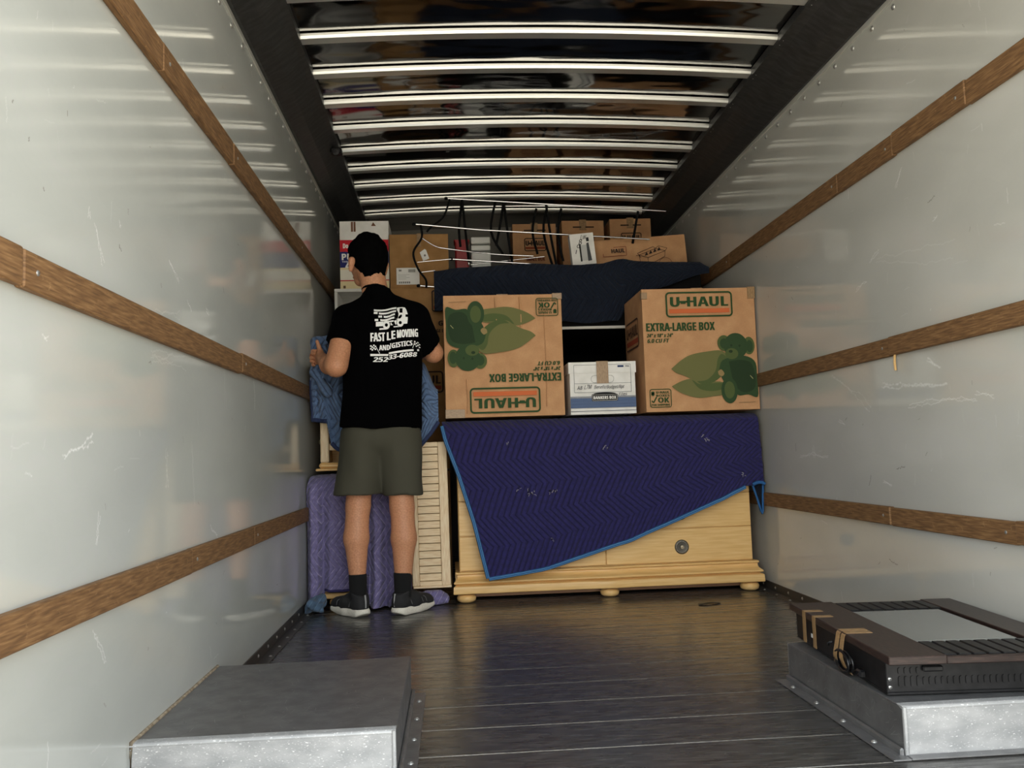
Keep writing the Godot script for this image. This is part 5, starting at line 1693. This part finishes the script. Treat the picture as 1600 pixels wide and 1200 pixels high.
# ---------------------------------------------------------------- the mover
func person() -> void:
	var o := thing("person", "person in black t-shirt, olive shorts and dark trainers, back turned, gripping a blue blanket", "person", Vector3(-0.36, 0, -4.27))
	var skin_m := tmat(ramp(M.n2, [[0.1, srgb(176, 118, 86)], [0.5, srgb(196, 138, 102)], [0.9, srgb(210, 154, 118)]]), 0.55, 0.0, Vector3(6, 6, 6), true)
	skin_m.subsurf_scatter_enabled = true
	skin_m.subsurf_scatter_strength = 0.08
	# --- body, one surface: trunk, arms, legs
	var S := field(Vector3(-0.72, 0.05, -4.62), Vector3(0.02, 1.70, -4.08), 0.011)
	var V := func(x: float, y: float, z: float) -> Vector3: return Vector3(x, y, z)
	bone(S, Vector3(-0.40, 0.93, -4.275), Vector3(-0.29, 0.93, -4.275), 0.085, 0.085, 0.03)
	bone(S, Vector3(-0.345, 0.95, -4.285), Vector3(-0.345, 1.40, -4.295), 0.078, 0.07, 0.03)
	bone(S, Vector3(-0.46, 1.42, -4.29), Vector3(-0.22, 1.41, -4.29), 0.055, 0.055, 0.03)
	bone(S, Vector3(-0.35, 1.44, -4.29), Vector3(-0.372, 1.64, -4.30), 0.062, 0.060, 0.03)
	# legs
	bone(S, Vector3(-0.43, 0.90, -4.275), Vector3(-0.463, 0.52, -4.275), 0.085, 0.058, 0.03)
	bone(S, Vector3(-0.463, 0.52, -4.275), Vector3(-0.472, 0.37, -4.258), 0.057, 0.059, 0.02)
	bone(S, Vector3(-0.472, 0.37, -4.258), Vector3(-0.467, 0.13, -4.25), 0.059, 0.034, 0.02)
	bone(S, Vector3(-0.27, 0.90, -4.275), Vector3(-0.25, 0.51, -4.275), 0.085, 0.058, 0.03)
	bone(S, Vector3(-0.25, 0.51, -4.275), Vector3(-0.244, 0.36, -4.258), 0.057, 0.060, 0.02)
	bone(S, Vector3(-0.244, 0.36, -4.258), Vector3(-0.253, 0.12, -4.25), 0.060, 0.035, 0.02)
	bone(S, Vector3(-0.47, 0.10, -4.26), Vector3(-0.52, 0.06, -4.32), 0.028, 0.02, 0.01)
	bone(S, Vector3(-0.253, 0.10, -4.26), Vector3(-0.20, 0.06, -4.32), 0.028, 0.02, 0.01)
	# arms
	bone(S, Vector3(-0.50, 1.43, -4.285), Vector3(-0.546, 1.20, -4.185), 0.062, 0.054, 0.03)
	bone(S, Vector3(-0.546, 1.20, -4.185), Vector3(-0.59, 1.215, -4.27), 0.050, 0.046, 0.02)
	bone(S, Vector3(-0.59, 1.215, -4.27), Vector3(-0.645, 1.262, -4.385), 0.046, 0.029, 0.02)
	bone(S, Vector3(-0.18, 1.43, -4.29), Vector3(-0.082, 1.275, -4.385), 0.062, 0.048, 0.03)
	bone(S, Vector3(-0.082, 1.275, -4.385), Vector3(-0.19, 1.30, -4.49), 0.045, 0.028, 0.02)
	var st := mk()
	skin(S, st)
	# head: skull, jaw, nose, ear; turned to the left and a little down
	var H := field(Vector3(-0.56, 1.56, -4.52), Vector3(-0.26, 1.90, -4.18), 0.006)
	var face := Vector3(-0.56, -0.14, -0.81).normalized()
	var side := Vector3(face.z, 0, -face.x).normalized()      # towards the ear seen from behind
	var hc := Vector3(-0.395, 1.764, -4.315)
	bone(H, hc, hc + face * 0.045, 0.083, 0.078, 0.02, Vector3(1, 0.86, 1))
	bone(H, hc + face * 0.05 + Vector3(0, -0.045, 0), hc + face * 0.082 + Vector3(0, -0.095, 0), 0.060, 0.034, 0.03)
	bone(H, hc + face * 0.122 + Vector3(0, -0.005, 0), hc + face * 0.142 + Vector3(0, -0.04, 0), 0.010, 0.015, 0.014)
	bone(H, hc + face * 0.116 + side * 0.03 + Vector3(0, 0.012, 0), hc + face * 0.116 - side * 0.03 + Vector3(0, 0.012, 0), 0.013, 0.013, 0.014)
	bone(H, hc + face * 0.12 + side * 0.016 + Vector3(0, -0.072, 0), hc + face * 0.12 - side * 0.016 + Vector3(0, -0.072, 0), 0.009, 0.009, 0.008)
	bone(H, Vector3(-0.36, 1.565, -4.295), hc + Vector3(0.012, -0.07, 0.0), 0.064, 0.066, 0.03)
	for s in [1.0, -1.0]:
		var e: Vector3 = hc + side * s * 0.096 + face * 0.006 + Vector3(0, -0.052, 0)
		bone(H, e + Vector3(0, 0.018, 0) - face * 0.012, e + Vector3(0, -0.026, 0), 0.018, 0.011, 0.008)
	skin(H, st)
	# hands: palm, four fingers, thumb
	for hand in 2:
		var wr: Vector3 = [Vector3(-0.645, 1.262, -4.385), Vector3(-0.19, 1.30, -4.49)][hand]
		var fw: Vector3 = [Vector3(-0.28, 0.22, -0.93), Vector3(-0.5, 0.1, -0.8)][hand].normalized()
		var up: Vector3 = [Vector3(0.1, 0.95, 0.22), Vector3(0.1, 0.95, 0.1)][hand].normalized()
		var out: Vector3 = [Vector3(-0.92, -0.1, 0.35), Vector3(-0.6, 0.1, 0.6)][hand].normalized()      # palm faces away from this
		var D := field(wr - Vector3(0.14, 0.14, 0.16), wr + Vector3(0.12, 0.13, 0.06), 0.0045)
		bone(D, wr - fw * 0.03, wr + fw * 0.02, 0.028, 0.027, 0.012)
		bone(D, wr + fw * 0.025 + up * 0.018, wr + fw * 0.07 + up * 0.026, 0.018, 0.015, 0.012)
		bone(D, wr + fw * 0.025 - up * 0.012, wr + fw * 0.066 - up * 0.026, 0.019, 0.014, 0.012)
		bone(D, wr + fw * 0.03, wr + fw * 0.07, 0.022, 0.016, 0.012)
		for k in 4:
			var root: Vector3 = wr + fw * (0.072 - 0.004 * absf(k - 1.0)) + up * (0.030 - k * 0.0205)
			var l: float = [0.040, 0.045, 0.042, 0.033][k]
			var j1: Vector3 = root + (fw * 0.45 + out * 0.85).normalized() * l * 0.9
			var j2: Vector3 = j1 + (out * 0.15 - fw * 0.55 - up * 0.1 + Vector3(0, 0, -0.2)).normalized() * l * 0.62
			var j3: Vector3 = j2 + (-fw * 0.8 - out * 0.35).normalized() * l * 0.45
			bone(D, root, j1, 0.0098, 0.0092, 0.005)
			bone(D, j1, j2, 0.0092, 0.0084, 0.004)
			bone(D, j2, j3, 0.0084, 0.0076, 0.004)
		var t0: Vector3 = wr + fw * 0.03 + up * 0.024
		var t1: Vector3 = t0 + (up * 0.8 + fw * 0.35 + out * 0.25).normalized() * 0.036
		var t2: Vector3 = t1 + (up * 0.85 + fw * 0.2 + out * 0.3).normalized() * 0.026
		bone(D, t0, t1, 0.014, 0.0108, 0.008)
		bone(D, t1, t2, 0.0108, 0.009, 0.004)
		skin(D, st)
	part("body", st.commit(), skin_m, o)
	for s in [1.0, -1.0]:
		part("eye", lathe_mesh([Vector2(0, 0.009), Vector2(0.006, 0.007), Vector2(0.009, 0.0)], hc + face * 0.110 + side * s * 0.031 + Vector3(0, -0.008, 0), face, 10), mat(srgb(50, 36, 28), 0.2), o)
	# --- hair
	var R := field(Vector3(-0.53, 1.60, -4.47), Vector3(-0.26, 1.90, -4.18), 0.006)
	bone(R, hc + Vector3(0.002, 0.012, 0.004), hc + face * 0.03 + Vector3(0, 0.014, 0), 0.096, 0.090, 0.02, Vector3(1, 0.90, 1))
	bone(R, hc + Vector3(0.012, -0.02, 0.012), hc + Vector3(0.014, -0.10, 0.006), 0.080, 0.068, 0.03)
	carve(R, hc + face * 0.036 + Vector3(0, -0.02, 0), (face + Vector3(0, -0.75, 0)).normalized())
	carve(R, Vector3(-0.385, 1.642, -4.30), Vector3(-0.12, -1, 0).normalized())
	carve(R, hc + face * 0.005 + Vector3(0, -0.075, 0), (face * 1.0 + Vector3(0, -0.45, 0)).normalized())
	ruffle(R, 0.008, 30.0, 12, Vector3(1, 0.5, 1))
	st = mk()
	skin(R, st)
	var hair_m := mat(srgb(4, 4, 4), 0.9)
	hair_m.metallic_specular = 0.15
	part("hair", st.commit(), hair_m, o)
	# --- shirt
	var T := field(Vector3(-0.66, 0.84, -4.50), Vector3(0.0, 1.64, -4.08), 0.010)
	var fl := Vector3(1, 1, 1.0)
	bone(T, Vector3(-0.385, 1.38, -4.285), Vector3(-0.408, 0.84, -4.275), 0.115, 0.148, 0.04, fl)
	bone(T, Vector3(-0.255, 1.38, -4.285), Vector3(-0.288, 0.84, -4.275), 0.115, 0.142, 0.04, fl)
	bone(T, Vector3(-0.47, 1.425, -4.29), Vector3(-0.20, 1.415, -4.29), 0.088, 0.088, 0.04, fl)
	bone(T, Vector3(-0.35, 1.52, -4.292), Vector3(-0.49, 1.452, -4.29), 0.062, 0.070, 0.03)
	bone(T, Vector3(-0.35, 1.52, -4.292), Vector3(-0.175, 1.445, -4.29), 0.062, 0.070, 0.03)
	bone(T, Vector3(-0.352, 1.50, -4.292), Vector3(-0.358, 1.60, -4.296), 0.075, 0.064, 0.025, Vector3.ONE, [[Vector3(-0.357, 1.582, -4.296), Vector3(-0.1, 1, -0.3).normalized()]])
	var ld := (Vector3(-0.55, 1.24, -4.20) - Vector3(-0.50, 1.44, -4.285)).normalized()
	bone(T, Vector3(-0.50, 1.44, -4.285), Vector3(-0.55, 1.24, -4.20), 0.080, 0.068, 0.02, Vector3.ONE, [[Vector3(-0.535, 1.312, -4.23), ld]])
	var rd := (Vector3(-0.06, 1.26, -4.40) - Vector3(-0.18, 1.43, -4.29)).normalized()
	bone(T, Vector3(-0.18, 1.43, -4.29), Vector3(-0.075, 1.25, -4.39), 0.080, 0.070, 0.02, Vector3.ONE, [[Vector3(-0.10, 1.30, -4.36), rd]])
	carve(T, Vector3(-0.347, 0.893, 0), Vector3(-0.061, -1, 0).normalized())
	ruffle(T, 0.016, 2.6, 19, Vector3(1.6, 0.8, 1))
	st = mk()
	skin(T, st)
	var cotton := mat(srgb(3, 3, 4), 1.0)
	cotton.metallic_specular = 0.15
	var shirt := part("t_shirt", st.commit(), cotton, o)
	# collar rib
	var ring := []
	for k in 25:
		var a := TAU * k / 24
		ring.append(Vector3(-0.357 + cos(a) * 0.067, 1.580 - 0.006 * cos(a) - 0.02 * sin(a) * -1.0 * 0.9, -4.296 + sin(a) * 0.064))
	part("collar", tube_mesh(ring, 0.006, 8), cotton, shirt)
	# print across the back, laid onto the cloth
	var p := shirt_print()
	var fit := func(v: Vector3) -> Vector3:
		var z := -4.05
		for k in 120:
			var d := sample(T, Vector3(v.x, v.y, z))
			if d < 0.0022: break
			z -= maxf(d * 0.7, 0.0004)
		return Vector3(v.x, v.y, z + v.z)
	part("back_print", pr_mesh(p, fit), mat(srgb(240, 240, 238), 0.7), shirt)
	# --- shorts
	var Q := field(Vector3(-0.63, 0.54, -4.48), Vector3(-0.08, 0.99, -4.08), 0.010)
	bone(Q, Vector3(-0.41, 0.86, -4.27), Vector3(-0.28, 0.86, -4.27), 0.116, 0.112, 0.03)
	var dn := [[Vector3(0, 0.578, 0), Vector3(0.0, -1, 0)]]
	bone(Q, Vector3(-0.43, 0.86, -4.27), Vector3(-0.468, 0.54, -4.272), 0.112, 0.114, 0.012, Vector3.ONE, dn)
	bone(Q, Vector3(-0.265, 0.86, -4.27), Vector3(-0.240, 0.54, -4.272), 0.112, 0.094, 0.012, Vector3.ONE, [[Vector3(0, 0.566, 0), Vector3(0, -1, 0)]])
	carve(Q, Vector3(0, 0.955, 0), Vector3.UP)
	ruffle(Q, 0.014, 3.2, 29, Vector3(1.5, 0.7, 1))
	st = mk()
	skin(Q, st)
	var sm := tmat(ramp(M.fine, [[0.1, srgb(58, 57, 46)], [0.9, srgb(72, 70, 56)]]), 0.85, 0.0, Vector3(8, 8, 8), true)
	part("shorts", st.commit(), sm, o)
	# --- socks and shoes
	for k in 2:
		var an: Vector3 = [Vector3(-0.467, 0.0, -4.25), Vector3(-0.253, 0.0, -4.25)][k]
		var dr: Vector3 = [Vector3(-0.66, 0, -0.75), Vector3(0.64, 0, -0.77)][k].normalized()
		var pe := Vector3(-dr.z, 0, dr.x)
		var K := field(an + Vector3(-0.08, 0.05, -0.08), an + Vector3(0.08, 0.24, 0.08), 0.007)
		bone(K, an + Vector3(0, 0.07, 0), an + Vector3(0, 0.23, 0), 0.040, 0.045, 0.01, Vector3.ONE, [[Vector3(0, 0.202, 0), Vector3.UP]])
		st = mk()
		skin(K, st)
		part("sock", st.commit(), mat(srgb(10, 10, 11), 0.95), o)
		var heel: Vector3 = an - dr * 0.055
		var U := field(heel + Vector3(-0.28, 0.0, -0.30), heel + Vector3(0.28, 0.14, 0.08), 0.007)
		bone(U, heel + dr * 0.035 + Vector3(0, 0.055, 0), heel + dr * 0.12 + Vector3(0, 0.06, 0), 0.038, 0.042, 0.02)
		bone(U, heel + dr * 0.035 + Vector3(0, 0.06, 0), heel + dr * 0.04 + Vector3(0, 0.115, 0), 0.038, 0.044, 0.02, Vector3.ONE, [[heel + Vector3(0, 0.112, 0) + dr * 0.04, (Vector3.UP - dr * 0.35).normalized()]])
		bone(U, heel + dr * 0.12 + Vector3(0, 0.055, 0), heel + dr * 0.225 + Vector3(0, 0.040, 0), 0.043, 0.036, 0.02)
		carve(U, Vector3(0, 0.034, 0), Vector3.DOWN)
		ruffle(U, 0.005, 14.0, 33 + k)
		st = mk()
		skin(U, st)
		var shoe := part("shoe", st.commit(), tmat(ramp(M.fine, [[0.2, srgb(20, 20, 21)], [0.8, srgb(46, 46, 48)]]), 0.85, 0.0, Vector3(10, 10, 10), true), o)
		var B := field(heel + Vector3(-0.28, -0.01, -0.30), heel + Vector3(0.28, 0.07, 0.09), 0.006)
		bone(B, heel + dr * 0.03 + Vector3(0, 0.02, 0), heel + dr * 0.13 + Vector3(0, 0.02, 0), 0.042, 0.040, 0.015, Vector3(1, 1.1, 1))
		bone(B, heel + dr * 0.13 + Vector3(0, 0.02, 0), heel + dr * 0.23 + Vector3(0, 0.024, 0), 0.043, 0.036, 0.015, Vector3(1, 1.2, 1))
		carve(B, Vector3(0, 0.040, 0) + heel, (Vector3.UP - dr * 0.03).normalized())
		carve(B, heel + dr * 0.05 + Vector3(0, 0.001, 0), Vector3.DOWN)
		carve(B, heel + dr * 0.03 + Vector3(0, 0.002, 0), (Vector3.DOWN - dr * 0.42).normalized())
		carve(B, heel + dr * 0.20 + Vector3(0, 0.002, 0), (Vector3.DOWN + dr * 0.30).normalized())
		st = mk()
		skin(B, st)
		part("sole", st.commit(), tmat(ramp(M.n2, [[0.1, srgb(206, 200, 186)], [0.9, srgb(236, 232, 222)]]), 0.7, 0.0, Vector3(8, 8, 8), true), shoe)
		part("heel_stripe", tube_mesh([heel - dr * 0.004 + Vector3(0, 0.045, 0), heel - dr * 0.006 + Vector3(0, 0.075, 0), heel - dr * 0.001 + Vector3(0, 0.105, 0)], 0.0045, 6), mat(srgb(150, 150, 150), 0.5), shoe)
		for q in 5:
			var c: Vector3 = heel + dr * (0.075 + q * 0.026)
			part("side_line", tube_mesh(smooth_path([c - pe * 0.041 + Vector3(0, 0.048, 0), c - pe * 0.040 + Vector3(0, 0.07, 0) - dr * 0.01, c - pe * 0.026 + Vector3(0, 0.092 - q * 0.004, 0) - dr * 0.016], 3), 0.0016, 5), mat(srgb(96, 96, 98), 0.6), shoe)
			part("side_line", tube_mesh(smooth_path([c + pe * 0.041 + Vector3(0, 0.048, 0), c + pe * 0.040 + Vector3(0, 0.07, 0) - dr * 0.01, c + pe * 0.026 + Vector3(0, 0.092 - q * 0.004, 0) - dr * 0.016], 3), 0.0016, 5), mat(srgb(96, 96, 98), 0.6), shoe)

# the truck emblem and lettering; coordinates read off at 1/10 px, then scaled to metres on the back
func shirt_print() -> Dictionary:
	var p := P()
	var k := 0.0031 / 10.92
	var q := func(x: float, y: float) -> Vector2: return Vector2(-0.408 + x * k, 1.505 - y * k)
	var W := Color.WHITE
	var poly := func(a: Array) -> void:
		var v := PackedVector2Array()
		for e in a: v.append(q.call(e[0], e[1]))
		pr_poly(p, v, W)
	# cab
	poly.call([[556, 85], [600, 80], [600, 185], [650, 185], [650, 78], [690, 85], [715, 130], [738, 205], [738, 215], [700, 215], [700, 262], [738, 262], [738, 300], [730, 380], [668, 385], [660, 340], [620, 305], [560, 320], [548, 350], [542, 300]])
	poly.call([[600, 80], [650, 78], [650, 98], [600, 98]])
	# streaming flag load: four wavy bars
	for b in [[165, 128, 545], [250, 186, 540], [330, 246, 522], [275, 308, 512]]:
		var up := []
		var dn := []
		for i in 13:
			var t := i / 12.0
			var x := lerpf(b[0], b[2], t)
			var y: float = b[1] + 10.0 * sin(t * PI * 1.6 + 0.6) - 40.0 * maxf(0.0, t - 0.55) * 1.6
			up.append([x, y - 17]); dn.push_front([x + 0.5, y + 17])
		for i in 12: poly.call([up[i], up[i + 1], dn[11 - i], dn[12 - i]])
	for b in [[165, 185, 228], [242, 250, 304], [182, 315, 240]]:
		poly.call([[b[0], b[1] - 18], [b[2], b[1] - 20], [b[2], b[1] + 18], [b[0], b[1] + 20]])
	# chassis and wheels
	poly.call([[200, 348], [330, 340], [322, 370], [312, 420], [200, 428]])
	poly.call([[330, 340], [500, 320], [500, 345], [440, 350], [420, 352], [380, 348]])
	poly.call([[445, 360], [462, 358], [470, 395], [488, 392], [480, 405], [448, 408]])
	poly.call([[505, 330], [545, 322], [548, 395], [530, 398]])
	for w in [[375, 400, 60], [612, 365, 58]]:
		for i in 20:
			var a := TAU * i / 20
			var b := TAU * (i + 1) / 20
			var r: float = w[2]
			poly.call([[w[0] + cos(a) * r, w[1] + sin(a) * r * 1.25], [w[0] + cos(b) * r, w[1] + sin(b) * r * 1.25], [w[0] + cos(b) * r * 0.45, w[1] + sin(b) * r * 0.5], [w[0] + cos(a) * r * 0.45, w[1] + sin(a) * r * 0.5]])
	poly.call([[258, 458], [340, 452], [380, 478], [258, 486]])
	poly.call([[495, 428], [560, 422], [600, 438], [500, 446]])
	# lettering climbs to the right
	var line := func(t: String, x0: float, y0: float, x1: float, h: float, slant := 0.0, climb := 0.1) -> void:
		var a: Vector2 = q.call(x0, y0)
		pr_text(p, t, a.x, a.y, (x1 - x0) * k, h * k, W, 0, slant, climb)
	line.call("FAST", 112, 688, 345, 150, 0.0, 0.04)
	line.call("L", 385, 668, 440, 140, 0.0, 0.1)
	line.call("E", 462, 650, 520, 145, 0.0, 0.1)
	line.call("MOVING", 556, 630, 900, 135, 0.0, 0.10)
	line.call("AND", 250, 840, 425, 90, 0.0, 0.03)
	line.call("I", 428, 815, 442, 96, 0.1, 0.0)
	line.call("GISTICS", 462, 808, 805, 88, 0.0, 0.155)
	line.call("252", 145, 1038, 385, 82, 0.25, 0.0)
	line.call("33-6088", 395, 1006, 868, 84, 0.22, 0.13)
	poly.call([[102, 900], [405, 905], [395, 938], [102, 938]])
	for i in 4:
		var x := 410.0 + i * 126.0
		poly.call([[x, 876 - i * 18], [x + 126, 858 - i * 18], [x + 126, 892 - i * 18], [x, 910 - i * 18]])
	# crossed chequered flags
	for f in [[150, 800, 1.0], [885, 715, -1.0]]:
		for i in 4:
			for j in 4:
				if (i + j) % 2 == 0:
					var x: float = f[0] - 50 + i * 25
					var y: float = f[1] - 45 + j * 24 - i * 6 * f[2]
					poly.call([[x, y], [x + 25, y - 5 * f[2]], [x + 25, y + 20], [x, y + 24]])
	pr_line(p, [q.call(190, 765), q.call(258, 895)], 9 * k, W)
	pr_line(p, [q.call(845, 690), q.call(810, 800)], 9 * k, W)
	return p

func _ready() -> void:
	var cam := Camera3D.new()
	cam.name = "camera"
	add_child(cam)
	cam.position = Vector3(0, 0.7448, 0)
	cam.rotation = Vector3(0.0819969, -0.0714388, -0.0319825)
	cam.fov = 47.925
	cam.near = 0.02
	cam.current = true
	var sky_m := ProceduralSkyMaterial.new()
	sky_m.sky_top_color = srgb(206, 215, 222)
	sky_m.sky_horizon_color = srgb(244, 240, 230)
	sky_m.sky_curve = 0.25
	sky_m.ground_bottom_color = srgb(150, 146, 138)
	sky_m.ground_horizon_color = srgb(200, 198, 190)
	sky_m.sky_energy_multiplier = 1.4
	var sky := Sky.new()
	sky.sky_material = sky_m
	var env := Environment.new()
	env.background_mode = Environment.BG_SKY
	env.sky = sky
	env.background_energy_multiplier = 1.0
	env.tonemap_mode = Environment.TONE_MAPPER_LINEAR
	env.tonemap_exposure = 2.25
	env.sdfgi_enabled = true
	env.ssao_enabled = true
	env.ssil_enabled = true
	var we := WorldEnvironment.new()
	we.name = "world_environment"
	we.environment = env
	add_child(we)
	var sun := DirectionalLight3D.new()
	sun.name = "sun"
	sun.light_color = Color(1.0, 0.96, 0.88)
	sun.light_energy = 2.0
	sun.light_angular_distance = 0.6
	sun.shadow_enabled = true
	add_child(sun)
	sun.look_at_from_position(Vector3(-4.0, 7.0, -0.9), Vector3.ZERO)     # high sun from the side: lights the yard, not the load

	make_materials()
	make_outside()
	make_shell()
	wheel_housing(XL, -0.148, -2.82, -2.083, 0.116, "bare aluminium wheel well with empty top along the wall on the mover's side")
	wheel_housing(XR, 1.056, -2.762, -2.05, 0.116, "aluminium wheel well carrying the dark slatted unit")
	make_cargo()
